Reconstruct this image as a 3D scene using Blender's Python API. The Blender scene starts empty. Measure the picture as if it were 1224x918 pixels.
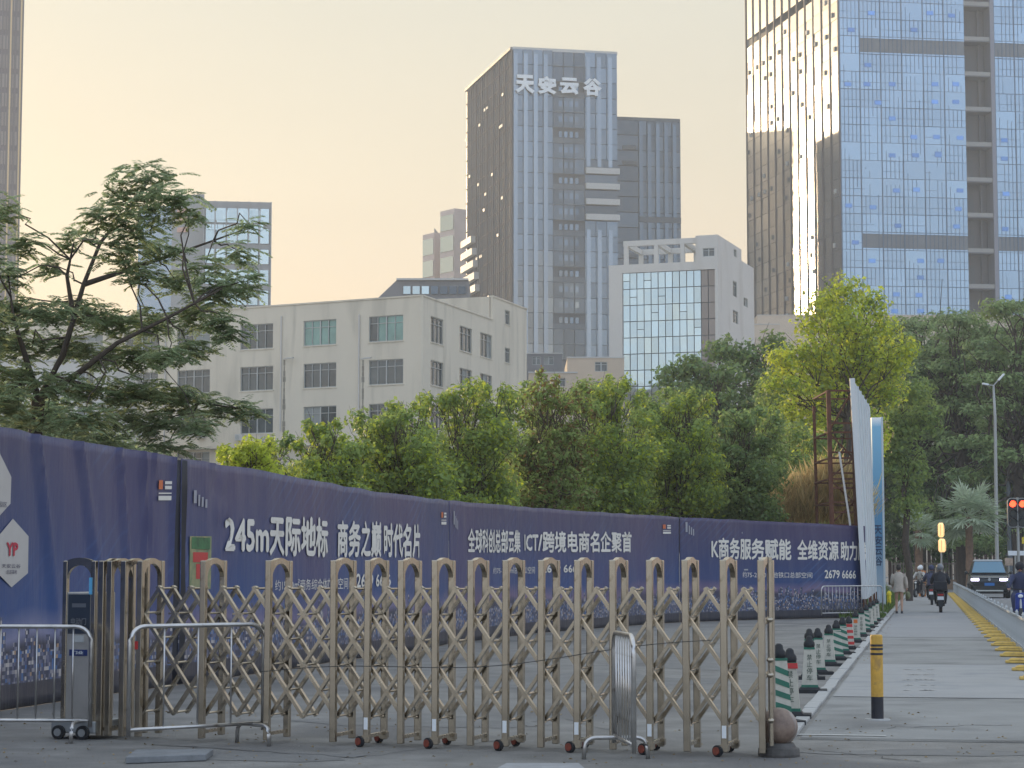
import bpy, bmesh, math, random
import numpy as np
from mathutils import Vector, Matrix, Euler
random.seed(7); rng = np.random.default_rng(7)
scene = bpy.context.scene
COL = scene.collection
R = math.radians
# ---------------------------------------------------------------- camera
FPX, CX, CY, HOR, CAMH = 2500.0, 612.0, 459.0, 681.0, 1.5      # focal length and centre in photo pixels, horizon row, eye height
PITCH = math.atan((HOR-CY)/FPX)
cam = bpy.data.cameras.new('camera'); cam_o = bpy.data.objects.new('camera', cam); COL.objects.link(cam_o)
cam.sensor_width = 36; cam.lens = 36*FPX/1224; cam.clip_start = .1; cam.clip_end = 9000
cam_o.location = (0, 0, CAMH); cam_o.rotation_euler = (R(90)+PITCH, 0, 0)
scene.camera = cam_o
# ---------------------------------------------------------------- world and sun
SUN_AZ, SUN_EL = R(-28), R(9)
w = bpy.data.worlds.new('World'); scene.world = w; w.use_nodes = True
nt = w.node_tree; N = nt.nodes; L = nt.links; N.clear()
def nd(t, **k):
    n = N.new(t)
    for a, b in k.items(): setattr(n, a, b)
    return n
wout = nd('ShaderNodeOutputWorld'); bg = nd('ShaderNodeBackground'); L.new(bg.outputs[0], wout.inputs[0])
sky = nd('ShaderNodeTexSky', sky_type='NISHITA', sun_disc=False, sun_elevation=SUN_EL, sun_rotation=SUN_AZ, air_density=1.2, dust_density=3.0, ozone_density=1.5)
tc = nd('ShaderNodeTexCoord'); nrm = nd('ShaderNodeVectorMath', operation='NORMALIZE'); L.new(tc.outputs['Generated'], nrm.inputs[0])
sep = nd('ShaderNodeSeparateXYZ'); L.new(nrm.outputs[0], sep.inputs[0])
dot = nd('ShaderNodeVectorMath', operation='DOT_PRODUCT'); L.new(nrm.outputs[0], dot.inputs[0]); dot.inputs[1].default_value = (math.sin(SUN_AZ), math.cos(SUN_AZ), 0)
mr = nd('ShaderNodeMapRange', interpolation_type='SMOOTHSTEP'); L.new(dot.outputs['Value'], mr.inputs[0]); mr.inputs[1].default_value = -.7; mr.inputs[2].default_value = .95
def wramp(stops):
    r = nd('ShaderNodeValToRGB'); e = r.color_ramp.elements; L.new(sep.outputs[2], r.inputs[0])
    while len(e) < len(stops): e.new(.5)
    for x, (p, c) in zip(e, stops): x.position = p; x.color = (*c, 1)
    return r
warm = wramp([(0, (.70,.465,.265)), (.10, (.655,.49,.315)), (.19, (.58,.51,.38)), (.28, (.52,.51,.43)), (.6, (.60,.65,.66)), (1, (.62,.69,.75))])
cool = wramp([(0, (.80,.80,.78)), (.12, (.70,.78,.90)), (.35, (.58,.72,.95)), (.7, (.56,.68,.88)), (1, (.60,.68,.80))])
mx = nd('ShaderNodeMixRGB'); L.new(mr.outputs[0], mx.inputs[0]); L.new(cool.outputs[0], mx.inputs[1]); L.new(warm.outputs[0], mx.inputs[2])
nsc = nd('ShaderNodeVectorMath', operation='SCALE'); L.new(sky.outputs[0], nsc.inputs[0]); nsc.inputs['Scale'].default_value = .09
mx2 = nd('ShaderNodeMixRGB'); mx2.inputs[0].default_value = .90; L.new(nsc.outputs[0], mx2.inputs[1]); L.new(mx.outputs[0], mx2.inputs[2])
cn = nd('ShaderNodeTexNoise'); cn.inputs['Scale'].default_value = 2.2; cn.inputs['Detail'].default_value = 5; cmap = nd('ShaderNodeMapping'); cmap.inputs['Scale'].default_value = (1,1,5); L.new(nrm.outputs[0], cmap.inputs[0]); L.new(cmap.outputs[0], cn.inputs['Vector'])
cm = nd('ShaderNodeMapRange'); L.new(cn.outputs[0], cm.inputs[0]); cm.inputs[1].default_value = .3; cm.inputs[2].default_value = .7; cm.inputs[3].default_value = .965; cm.inputs[4].default_value = 1.03
cs_ = nd('ShaderNodeVectorMath', operation='SCALE'); L.new(mx.outputs[0], cs_.inputs[0]); L.new(cm.outputs[0], cs_.inputs['Scale']); L.new(cs_.outputs[0], mx2.inputs[2])
L.new(mx2.outputs[0], bg.inputs[0]); bg.inputs[1].default_value = 1.0
sun = bpy.data.lights.new('sun', 'SUN'); sun.energy = 3.2; sun.angle = R(1.0); sun.color = (1, .72, .42)
sun_o = bpy.data.objects.new('sun', sun); COL.objects.link(sun_o)
sd = Vector((math.sin(SUN_AZ)*math.cos(SUN_EL), math.cos(SUN_AZ)*math.cos(SUN_EL), math.sin(SUN_EL)))
sun_o.rotation_euler = sd.to_track_quat('Z', 'Y').to_euler(); sun_o.location = (-200, 300, 200)
scene.view_settings.view_transform = 'Standard'; scene.view_settings.look = 'None'; scene.view_settings.exposure = 0.52; scene.view_settings.gamma = 1
scene.render.engine = 'CYCLES'; scene.cycles.use_denoising = True
scene.cycles.max_bounces = 8; scene.cycles.diffuse_bounces = 5; scene.cycles.transmission_bounces = 6; scene.cycles.transparent_max_bounces = 8; scene.cycles.volume_bounces = 1
scene.cycles.caustics_reflective = False; scene.cycles.caustics_refractive = False
scene.cycles.sample_clamp_indirect = 4
# ---------------------------------------------------------------- helpers: photo pixel -> world
cp, sp = math.cos(PITCH), math.sin(PITCH)
def ray(px, py):
    x, y = (px-CX)/FPX, (CY-py)/FPX
    return Vector((x, cp-y*sp, sp+y*cp))
def at(px, py, Y):                       # point on the pixel's ray at distance Y ahead
    d = ray(px, py); k = Y/d.y
    return Vector((d.x*k, Y, CAMH+d.z*k))
def gnd(px, py, z=0):
    d = ray(px, py); k = (z-CAMH)/d.z
    return Vector((d.x*k, d.y*k, z))
class Face:                              # a vertical plane: origin, unit direction u
    def __init__(s, p, d):
        s.p = Vector((p[0], p[1], 0)); s.d = Vector((d[0], d[1], 0)).normalized(); s.n = Vector((s.d.y, -s.d.x, 0))
    def uz(s, px, py):
        d = ray(px, py); k = (s.p.x*s.n.x+s.p.y*s.n.y)/(d.x*s.n.x+d.y*s.n.y)
        q = Vector((d.x*k, d.y*k, CAMH+d.z*k)); return (q-s.p).dot(s.d), q.z
    def P(s, u, z, o=0): return s.p+s.d*u+s.n*o+Vector((0, 0, z))
# ---------------------------------------------------------------- helpers: mesh building
def worg(o):
    v = Vector((0, 0, 0))
    while o: v += o.location; o = o.parent
    return v
class MB:
    def __init__(s): s.v = []; s.f = []; s.uv = None
    def add(s, vs, fs):
        b = len(s.v); s.v += [tuple(x) for x in vs]; s.f += [tuple(b+i for i in f) for f in fs]; return s
    def hexa(s, c):                      # 8 corners: bottom ring 0-3, top ring 4-7
        return s.add(c, [(3,2,1,0), (4,5,6,7), (0,1,5,4), (1,2,6,5), (2,3,7,6), (3,0,4,7)])
    def box(s, x0, x1, y0, y1, z0, z1):
        return s.hexa([(x0,y0,z0), (x1,y0,z0), (x1,y1,z0), (x0,y1,z0), (x0,y0,z1), (x1,y0,z1), (x1,y1,z1), (x0,y1,z1)])
    def fbox(s, F, u0, u1, z0, z1, o0, o1):   # box in a Face's frame; o = offset outwards
        P = F.P
        return s.hexa([P(u0,z0,o1), P(u1,z0,o1), P(u1,z0,o0), P(u0,z0,o0), P(u0,z1,o1), P(u1,z1,o1), P(u1,z1,o0), P(u0,z1,o0)])
    def taper(s, x, y, z0, z1, a0, b0, a1, b1):
        return s.hexa([(x-a0,y-b0,z0), (x+a0,y-b0,z0), (x+a0,y+b0,z0), (x-a0,y+b0,z0), (x-a1,y-b1,z1), (x+a1,y-b1,z1), (x+a1,y+b1,z1), (x-a1,y+b1,z1)])
    def bar(s, p, q, a, b=None, up=(0,0,1)):
        p, q = Vector(p), Vector(q); b = b or a; d = (q-p).normalized(); u = Vector(up)
        if abs(d.dot(u)) > .95: u = Vector((0, 1, 0))
        x = d.cross(u).normalized()*a/2; y = x.cross(d).normalized()*b/2
        return s.hexa([p-x-y, p+x-y, p+x+y, p-x+y, q-x-y, q+x-y, q+x+y, q-x+y])
    def tube(s, pts, r, n=8, caps=True):
        pts = [Vector(p) for p in pts]; rs = r if isinstance(r, (list, tuple)) else [r]*len(pts); vs = []; fs = []
        for i, p in enumerate(pts):
            d = (pts[min(i+1, len(pts)-1)]-pts[max(i-1, 0)]).normalized()
            u = Vector((0,0,1)) if abs(d.z) < .9 else Vector((0,1,0))
            x = d.cross(u).normalized(); y = x.cross(d)
            for k in range(n):
                a = 2*math.pi*k/n; vs.append(p+(x*math.cos(a)+y*math.sin(a))*rs[i])
        for i in range(len(pts)-1):
            for k in range(n): fs.append((i*n+k, i*n+(k+1)%n, (i+1)*n+(k+1)%n, (i+1)*n+k))
        if caps: fs += [tuple(range(n-1, -1, -1)), tuple((len(pts)-1)*n+k for k in range(n))]
        return s.add(vs, fs)
    def lathe(s, prof, n=16, c=(0,0,0)):     # prof: (r, z)
        vs = []; fs = []
        for r, z in prof:
            for k in range(n): a = 2*math.pi*k/n; vs.append((c[0]+r*math.cos(a), c[1]+r*math.sin(a), c[2]+z))
        for i in range(len(prof)-1):
            for k in range(n): fs.append((i*n+k, i*n+(k+1)%n, (i+1)*n+(k+1)%n, (i+1)*n+k))
        fs += [tuple(range(n-1, -1, -1)), tuple((len(prof)-1)*n+k for k in range(n))]
        return s.add(vs, fs)
    def disc(s, c, axis, r, t, n=12):
        a = Vector(axis).normalized()*t/2; c = Vector(c); return s.tube([c-a, c+a], r, n)
    def ell(s, c, rx, ry, rz, n=12, m=8):
        vs = [(c[0], c[1], c[2]-rz)]; fs = []
        for i in range(1, m):
            t = -math.pi/2+math.pi*i/m
            for k in range(n): a = 2*math.pi*k/n; vs.append((c[0]+rx*math.cos(t)*math.cos(a), c[1]+ry*math.cos(t)*math.sin(a), c[2]+rz*math.sin(t)))
        vs.append((c[0], c[1], c[2]+rz)); top = len(vs)-1
        for k in range(n):
            fs.append((0, 1+(k+1)%n, 1+k)); fs.append((top, 1+(m-2)*n+k, 1+(m-2)*n+(k+1)%n))
            for i in range(m-2): fs.append((1+i*n+k, 1+i*n+(k+1)%n, 1+(i+1)*n+(k+1)%n, 1+(i+1)*n+k))
        return s.add(vs, fs)
    def build(s, name, m, parent=None, world=False, smooth=False, bevel=0, uvs=None):
        v = s.v
        if world and parent:
            o = worg(parent); v = [(a[0]-o.x, a[1]-o.y, a[2]-o.z) for a in v]
        me = bpy.data.meshes.new(name); me.from_pydata(v, [], s.f)
        if uvs is not None:
            ul = me.uv_layers.new(name='UVMap'); idx = np.empty(len(me.loops), dtype=np.int32); me.loops.foreach_get('vertex_index', idx)
            ul.data.foreach_set('uv', np.asarray(uvs, dtype=np.float32)[idx].ravel())
        if m: me.materials.append(m)
        if smooth: me.polygons.foreach_set('use_smooth', [True]*len(me.polygons))
        ob = bpy.data.objects.new(name, me); COL.objects.link(ob); ob.parent = parent
        if bevel:
            b = ob.modifiers.new('bevel', 'BEVEL'); b.width = bevel; b.segments = 2; b.limit_method = 'ANGLE'
        return ob
def tag(o, label=None, cat=None, group=None, kind=None):
    for k, v in (('label', label), ('category', cat), ('group', group), ('kind', kind)):
        if v: o[k] = v
    return o
def empty(name, loc, label, cat, group=None, rz=0):
    o = bpy.data.objects.new(name, None); COL.objects.link(o); o.location = loc; o.rotation_euler = (0, 0, rz); o.empty_display_size = .2
    return tag(o, label, cat, group)
def inst(src, parent, loc=(0,0,0), rot=None, scale=None):      # a single mesh piece copied under a parent, sharing data
    o = src.copy(); COL.objects.link(o); o.parent = parent; o.location = loc
    if rot is not None: o.rotation_euler = rot
    if scale is not None: o.scale = scale
    return o
def copy_tree(o, parent=None):
    c = o.copy(); COL.objects.link(c); c.parent = parent
    for ch in list(o.children): copy_tree(ch, c)
    return c
# ---------------------------------------------------------------- materials
MATS = {}
def mat(name, col, rough=.6, metal=0., var=0., vscale=3., bump=0., bscale=40., emit=None, es=0., spec=.5, col2=None, dirt=None, trans=0., coord='Object', stretch=None, island=0.):
    m = bpy.data.materials.new(name); m.use_nodes = True; t = m.node_tree; b = t.nodes['Principled BSDF']; lk = t.links.new
    b.inputs['Roughness'].default_value = rough; b.inputs['Metallic'].default_value = metal; b.inputs['Specular IOR Level'].default_value = spec
    b.inputs['Base Color'].default_value = (*col, 1)
    co = t.nodes.new('ShaderNodeTexCoord'); vec = co.outputs[coord]
    if stretch:
        mp = t.nodes.new('ShaderNodeMapping'); mp.inputs['Scale'].default_value = stretch; lk(vec, mp.inputs[0]); vec = mp.outputs[0]
    cur = None
    if var or col2:
        n = t.nodes.new('ShaderNodeTexNoise'); n.inputs['Scale'].default_value = vscale; n.inputs['Detail'].default_value = 6; n.inputs['Roughness'].default_value = .62; lk(vec, n.inputs['Vector'])
        r = t.nodes.new('ShaderNodeValToRGB'); lk(n.outputs[0], r.inputs[0]); e = r.color_ramp.elements
        e[0].position = .32; e[1].position = .68
        c2 = col2 or tuple(c*(1-var) for c in col); c1 = col if col2 else tuple(min(1, c*(1+var)) for c in col)
        e[0].color = (*c2, 1); e[1].color = (*c1, 1); cur = r.outputs[0]
        rr = t.nodes.new('ShaderNodeMapRange'); lk(n.outputs[0], rr.inputs[0]); rr.inputs[3].default_value = max(0, rough-.12); rr.inputs[4].default_value = min(1, rough+.12); lk(rr.outputs[0], b.inputs['Roughness'])
    if dirt:                                     # (colour, scale, lo, hi): stains in patches
        n = t.nodes.new('ShaderNodeTexNoise'); n.inputs['Scale'].default_value = dirt[1]; n.inputs['Detail'].default_value = 8; n.inputs['Distortion'].default_value = .4; lk(vec, n.inputs['Vector'])
        r = t.nodes.new('ShaderNodeMapRange'); lk(n.outputs[0], r.inputs[0]); r.inputs[1].default_value = dirt[2]; r.inputs[2].default_value = dirt[3]
        x = t.nodes.new('ShaderNodeMixRGB'); lk(r.outputs[0], x.inputs[0]); x.inputs[2].default_value = (*dirt[0], 1)
        if cur: lk(cur, x.inputs[1])
        else: x.inputs[1].default_value = (*col, 1)
        cur = x.outputs[0]
    if island:
        g = t.nodes.new('ShaderNodeNewGeometry'); h = t.nodes.new('ShaderNodeHueSaturation'); rr = t.nodes.new('ShaderNodeMapRange'); lk(g.outputs['Random Per Island'], rr.inputs[0])
        rr.inputs[3].default_value = 1-island; rr.inputs[4].default_value = 1+island; lk(rr.outputs[0], h.inputs['Value'])
        if cur: lk(cur, h.inputs['Color'])
        else: h.inputs['Color'].default_value = (*col, 1)
        cur = h.outputs[0]
    if cur: lk(cur, b.inputs['Base Color'])
    if bump:
        n = t.nodes.new('ShaderNodeTexNoise'); n.inputs['Scale'].default_value = bscale; n.inputs['Detail'].default_value = 5; lk(vec, n.inputs['Vector'])
        bp = t.nodes.new('ShaderNodeBump'); bp.inputs['Strength'].default_value = bump; bp.inputs['Distance'].default_value = .02; lk(n.outputs[0], bp.inputs['Height']); lk(bp.outputs[0], b.inputs['Normal'])
    if emit: b.inputs['Emission Color'].default_value = (*emit, 1); b.inputs['Emission Strength'].default_value = es
    if trans:
        tr = t.nodes.new('ShaderNodeBsdfTranslucent'); ms = t.nodes.new('ShaderNodeMixShader'); ms.inputs[0].default_value = trans
        if cur:
            hs = t.nodes.new('ShaderNodeHueSaturation'); hs.inputs['Value'].default_value = 1.5; lk(cur, hs.inputs['Color']); lk(hs.outputs[0], tr.inputs[0])
        else: tr.inputs[0].default_value = (*[min(1, c*1.5) for c in col], 1)
        lk(b.outputs[0], ms.inputs[1]); lk(tr.outputs[0], ms.inputs[2]); lk(ms.outputs[0], t.nodes['Material Output'].inputs[0])
    MATS[name] = m; return m
asphalt = mat('asphalt', (.245,.237,.222), .85, var=.22, vscale=1.6, bump=.8, bscale=45, dirt=((.175,.17,.165), .35, .52, .62), spec=.3)
path_conc = mat('path_concrete', (.29,.29,.28), .85, var=.13, vscale=.8, bump=.5, bscale=45, dirt=((.19,.19,.185), .7, .5, .68), spec=.3)
path_conc2 = mat('smooth_concrete', (.35,.35,.345), .8, var=.06, vscale=1.2, bump=.15, bscale=60, dirt=((.28,.29,.30), 1.3, .5, .7), spec=.3)
path_far = mat('far_paving', (.29,.29,.295), .7, var=.10, vscale=.4, spec=.4)
kerb_m = mat('kerb_stone', (.42,.42,.41), .8, var=.15, vscale=6, bump=.2, spec=.3)
road_m = mat('road_asphalt', (.20,.205,.215), .75, var=.1, vscale=.6, bump=.2, spec=.4)
paint_w = mat('road_paint', (.55,.55,.53), .7, var=.2, vscale=8)
soil = mat('soil', (.12,.10,.06), .95, var=.3, vscale=1.0, bump=.4)
steel = mat('stainless_steel', (.42,.375,.305), .24, 1., var=.10, vscale=5, dirt=((.22,.17,.12), 11, .62, .80))
steel_b = mat('barrier_steel', (.55,.54,.53), .34, 1., var=.15, vscale=9, dirt=((.25,.2,.16), 10, .62, .75))
galv = mat('galvanised_steel', (.42,.44,.45), .5, .7, var=.1, vscale=8)
rubber = mat('black_rubber', (.018,.02,.024), .7, var=.3, vscale=12, bump=.1)
white_pl = mat('white_plastic', (.50,.48,.41), .55, var=.12, vscale=9, dirt=((.38,.36,.30), 9, .55, .75))
green_pl = mat('green_plastic', (.015,.13,.085), .5, var=.15, vscale=9)
red_pl = mat('red_plastic', (.50,.03,.03), .5, var=.1)
orange_pl = mat('orange_print', (.6,.14,.02), .5)
yellow_p = mat('yellow_paint', (.62,.36,.06), .55, var=.15, vscale=10, dirt=((.35,.22,.08), 9, .55, .7))
yellow_r = mat('yellow_rubber', (.62,.42,.10), .65, var=.2, vscale=7, dirt=((.3,.22,.1), 9, .5, .75))
black_p = mat('black_paint', (.02,.021,.03), .5, var=.2)
litter_m = mat('dry_litter', (.28,.20,.09), .8, var=.4, vscale=3)
rust = mat('rusty_steel', (.13,.055,.035), .85, .2, var=.35, vscale=6, bump=.3)
white_ink = mat('white_print', (.74,.70,.63), .7, var=.04)
sign_white = mat('sign_white', (.75,.78,.80), .5)
red_ink = mat('red_print', (.5,.03,.06), .6); dark_ink = mat('dark_print', (.05,.05,.10), .6); orange_ink = mat('orange_ink', (.6,.15,.05), .6)
sphere_m = mat('granite', (.30,.22,.17), .5, col2=(.15,.10,.08), vscale=9, bump=.2, bscale=80, dirt=((.40,.38,.37), 3.5, .5, .65))
bark = mat('bark', (.07,.055,.045), .9, var=.3, vscale=8, bump=.5, bscale=20)
wall_cream = mat('cream_render', (.66,.60,.49), .85, var=.04, vscale=.25, dirt=((.48,.44,.36), .8, .50, .76), stretch=(1,1,.16), bump=.05, spec=.3)
wall_white = mat('white_render', (.60,.58,.54), .85, var=.04, vscale=.2, dirt=((.48,.45,.40), .3, .58, .8), stretch=(1,1,.3), spec=.3)
wall_beige = mat('beige_render', (.55,.46,.36), .85, var=.05, vscale=.3, spec=.3)
roof_grey = mat('roof_grey', (.25,.25,.25), .85)
pipe_m = mat('drain_pipe', (.55,.53,.50), .6)
def glass(name, col, rough=.08, metal=.85, var=.0, vscale=.15, bump=0.):
    m = mat(name, col, rough, metal, var=var, vscale=vscale); return m
win_glass = mat('window_glass', (.05,.07,.075), .08, .0, spec=1.0, var=.5, vscale=.35)
win_green = mat('green_window_glass', (.14,.27,.24), .12, .15, spec=1.0, var=.3, vscale=.5)
alu = mat('aluminium', (.50,.51,.50), .45, .6)
# ---------------------------------------------------------------- text
def text_pts(s, bold=.0, spacing=1.0, full=False):
    cu = bpy.data.curves.new('t', 'FONT'); cu.body = s; cu.offset = bold; cu.resolution_u = 2; cu.space_character = spacing
    ob = bpy.data.objects.new('t', cu); COL.objects.link(ob); dg = bpy.context.evaluated_depsgraph_get()
    me = bpy.data.meshes.new_from_object(ob.evaluated_get(dg)); bpy.data.objects.remove(ob)
    v = [(a.co.x, a.co.y) for a in me.vertices]; f = [tuple(p.vertices) for p in me.polygons]; bpy.data.meshes.remove(me)
    x0 = min(a[0] for a in v); x1 = max(a[0] for a in v); y0 = min(a[1] for a in v); y1 = max(a[1] for a in v)
    r_ = [((a-x0)/(x1-x0), (b-y0)/(y1-y0)) for a, b in v]
    return (r_, f, x1-x0, y1-y0) if full else (r_, f)
def print_text(s, fn, name, m, parent, bold=.02, world=True):     # fn maps (0..1, 0..1) to a point
    v, f, W, H = text_pts(s, 0, full=True); mb = MB(); b = bold*1.15
    for k, (dx, dy) in enumerate([(0,0), (b,0), (-b,0), (0,b), (0,-b)] if bold >= .015 else [(0,0)]):
        e = Vector((0, -.0016*k, 0)); mb.add([Vector(fn(a_+dx/W, b_+dy/H))+e for a_, b_ in v], f)
    return mb.build(name, m, parent, world)
# ---------------------------------------------------------------- setting: ground, path, kerb, road
VPX = 1108
rd = ray(VPX, HOR); rd = Vector((rd.x, rd.y, 0)).normalized(); rr_ = Vector((rd.y, -rd.x, 0))       # road direction and its right-hand side
def rp(s, t, z=0): return K0+rd*s+rr_*t+Vector((0,0,z))    # s along the road, t to the right of the kerb line
K0 = gnd(1015, 793)
def s_of(Y): return (Y-K0.y)/rd.y
def sheet(name, pts, z, m, kind='structure'):
    mb = MB(); mb.add([(p[0], p[1], z) for p in pts], [tuple(range(len(pts)))]); return tag(mb.build(name, m), kind=kind)
g = MB(); g.add([(-3000,-60,0), (3000,-60,0), (3000,5000,0), (-3000,5000,0)], [(0,1,2,3)]); tag(g.build('ground', asphalt), kind='structure')
S0 = s_of(gnd(1100, 884).y); SE = s_of(150)
WR = (gnd(1217,799)-K0).dot(rr_)+.12        # right edge of the path
def strip(name, s0, s1, t0, t1, z, m): return sheet(name, [rp(s0,t0), rp(s0,t1), rp(s1,t1), rp(s1,t0)], z, m)
strip('path', S0, s_of(140), .12, WR+.02, .004, path_conc)
sA, sB = s_of(gnd(1100, 833).y), s_of(gnd(1100, 794).y)
strip('path_slab', sA, sB, .14, WR-.1, .008, path_conc2)
strip('path_far', s_of(47), s_of(139), .14, WR-.05, .0081, path_far)
strip('soil_bed', s_of(66), s_of(140), -6, -.02, .006, soil)
# joints across the path
jm = MB()
for py, hw in ((883, .02), (833.3, .012), (815, .004), (806, .004), (783, .01), (771, .01), (760, .012), (751, .012)):
    s = s_of(gnd(1100, py).y); a, b, c, d = rp(s-hw,.1), rp(s-hw,WR), rp(s+hw,WR), rp(s+hw,.1)
    jm.add([(p.x, p.y, .0125) for p in (a,b,c,d)], [(0,1,2,3)])
tag(jm.build('path_joints', rubber), kind='structure')
s = s_of(gnd(1100, 879).y); strip('path_paint_line', s-.03, s+.03, -.1, WR*.32, .0126, paint_w)
# kerb stones: pieces, each its own part of the kerb
kerb = bpy.data.objects.new('kerb', None); COL.objects.link(kerb); kerb.location = rp(S0, 0); tag(kerb, kind='structure')
km = MB(); km.box(-.07, .07, 0, .985, -.05, .032); ks = km.build('kerb_stone', kerb_m, kerb, bevel=.008)
yaw = -math.atan2(rd.x, rd.y)
ks.rotation_euler = (0,0,yaw)
nK = int((s_of(139)-S0)/1.0)
for i in range(1, nK):
    o = inst(ks, kerb, tuple(rd*i+Vector((0,0,random.uniform(-.006,.006)))+rr_*random.uniform(-.006,.006)), (0,0,yaw+random.uniform(-.004,.004)))
# road to the right of the railing
strip('road', s_of(15), s_of(210), WR+.25, WR+11, .004, road_m)
strip('cross_road', s_of(140), s_of(175), -40, 60, .0075, road_m)
strip('road_line', s_of(20), s_of(138), WR+.65, WR+.77, .0085, paint_w)
strip('stop_line', s_of(135), s_of(136), .2, WR-.2, .0135, paint_w)
# darker repaired patches, fine cracks and dry leaf litter on the forecourt
for i, (x, y, a, b, rz_) in enumerate([(520,862,1.6,1.1,.3), (700,815,2.2,2.6,-.2), (330,905,.9,.5,.1), (860,790,1.8,5.,.15), (1120,900,1.5,.35,.02)]):
    c = gnd(x, y); mb = MB(); n = 14; mb.add([(c.x+math.cos(2*math.pi*k/n+rz_)*a*(.8+.2*math.sin(k*2.3)), c.y+math.sin(2*math.pi*k/n+rz_)*b*(.8+.2*math.cos(k*1.7)), .0031 if y != 900 else .0035) for k in range(n)], [tuple(range(n))]); tag(mb.build('asphalt_patch', mat('patch_asphalt_%d' % i, (.19,.187,.18), .85, var=.2, vscale=2.2, bump=.6, bscale=40)), kind='structure')
ck = MB()
for (x, y, x2, y2) in [(180,890,420,905), (420,905,600,885), (640,850,760,880), (450,830,610,846), (960,895,1100,910), (1060,870,1200,866), (300,862,380,850), (760,800,870,830)]:
    p, q = gnd(x, y, .0055), gnd(x2, y2, .0055); pts_ = []
    for k in range(13): t = k/12; v = p.lerp(q, t); pts_.append(Vector((v.x+random.gauss(0,.03), v.y+random.gauss(0,.05), .0055)))
    for a, b in zip(pts_, pts_[1:]):
        w_ = random.uniform(.004,.010); ck.add([(a.x,a.y-w_*2,.0055), (b.x,b.y-w_*2,.0055), (b.x,b.y+w_*2,.0055), (a.x,a.y+w_*2,.0055)], [(0,1,2,3)])
tag(ck.build('ground_cracks', rubber), kind='stuff')
lt_ = MB()
for k in range(620):
    if k < 420: c = gnd(random.uniform(0, 1224), random.uniform(850, 916), .006)
    else: c = rp(random.uniform(0, 60), random.choice([random.gauss(-.15,.12), random.gauss(.25,.1)]), .045)
    a = random.uniform(0, 6.28); s1 = random.uniform(.008,.022); e1 = Vector((math.cos(a), math.sin(a), 0))*s1; e2 = Vector((-math.sin(a), math.cos(a), 0))*s1*.5; z = Vector((0,0,random.uniform(.004,.015)))
    lt_.add([c-e1, c+e2+z, c+e1, c-e2+z*.3], [(0,1,2,3)])
tag(lt_.build('leaf_litter', litter_m), kind='stuff')
# worn white lettering on the slab
wl = MB()
for i in range(5):
    for j in range(7):
        if random.random() < .8:
            py = 800+i*6.2; p = gnd(1083+j*5.2+random.uniform(-1,1), py, .012); s1 = random.uniform(.02,.05)
            wl.add([(p.x-s1,p.y-.06,.0127), (p.x+s1,p.y-.06,.0127), (p.x+s1,p.y+.03,.0127), (p.x-s1,p.y+.03,.0127)], [(0,1,2,3)])
tag(wl.build('worn_floor_print', mat('worn_print', (.45,.43,.40), .8, var=.2, vscale=9)), kind='stuff')
# ---------------------------------------------------------------- banner hoardings
TAB = [(-420,447,940),(-250,470,903),(-90,496,869),(-40,505,858),(0,512,850),(100,529,834),(208,547,819),(280,558,809),(330,566,802),(400,579,791),(450,588,784),(500,594,777),(535,598,770),(640,607,757),(760,615,747.5),(812,618,744),(900,622,741),(1036,629,738)]
bpx = [t[0] for t in TAB]; bpts = []; bzt = []
for x, t, b in TAB:
    p = gnd(x, b); bpts.append(p); bzt.append(at(x, t, p.y).z)
arc = [0]
for i in range(1, len(bpts)): arc.append(arc[-1]+(bpts[i]-bpts[i-1]).length)
def cr(vals, i, t):
    a, b, c, d = (vals[max(i-1,0)], vals[i], vals[i+1], vals[min(i+2, len(vals)-1)])
    return .5*((2*b)+(c-a)*t+(2*a-5*b+4*c-d)*t*t+(3*b-a-3*c+d)*t**3)
def bl(sv):                               # arc length -> base point, normal towards the viewer, top height
    sv = max(0, min(arc[-1]-1e-6, sv)); i = max(k for k in range(len(arc)-1) if arc[k] <= sv); t = (sv-arc[i])/(arc[i+1]-arc[i])
    j = min(len(bpts)-1, i+1); d = (bpts[j]-bpts[i]).normalized()
    im = max(i-1, 0); ip = min(i+2, len(bpts)-1); d0 = (bpts[j]-bpts[im]).normalized(); d1 = (bpts[ip]-bpts[i]).normalized(); d = (d0*(1-t)+d1*t).normalized()
    p = bpts[i]*(1-t)+bpts[j]*t
    n = Vector((d.y, -d.x, 0)); return p, n, bzt[i]*(1-t)+bzt[j]*t
stab = [(CX+FPX*bl(s_)[0].x/(bl(s_)[0].y*cp), s_) for s_ in np.linspace(0, arc[-1], 900)]
def s_px(px): return float(np.interp(px, [a[0] for a in stab], [a[1] for a in stab]))
WR_FOLDS = [(s_px(40), .5, .04, .9), (s_px(90),.7,.035,1.2), (s_px(140),.4,.035,.6), (s_px(166),.3,.04,0.3), (s_px(180),.2,.025,-.2), (s_px(203),.14,.03,0), (s_px(218),.12,.03,.15), (s_px(253),.25,.03,.5), (s_px(262),.2,.02,.9)]
SP340 = s_px(340)
def wrinkle(sv, z, zt):
    k = (zt-z)/zt; d = .010*math.sin(sv*2.1)+.006*math.sin(sv*5.3+z)+.004*math.sin(sv*11+z*2.)
    for s0, wd, am, sl in WR_FOLDS:
        x = (sv-s0-sl*k)/(wd*(.35+.5*k)); d += 1.7*am*math.exp(-x*x*3)*math.sin(3.2*x+1)*(1-.75*k)
    # gathered folds hanging from the tied top edge
    a = max(0, 1-k*2.6); d += a*a*.022*math.sin(sv*3.1+2.3*math.sin(sv*1.7))*(1 if sv < SP340 else .25)*(.4+.6*math.sin(sv*.9)**2)
    return d
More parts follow.
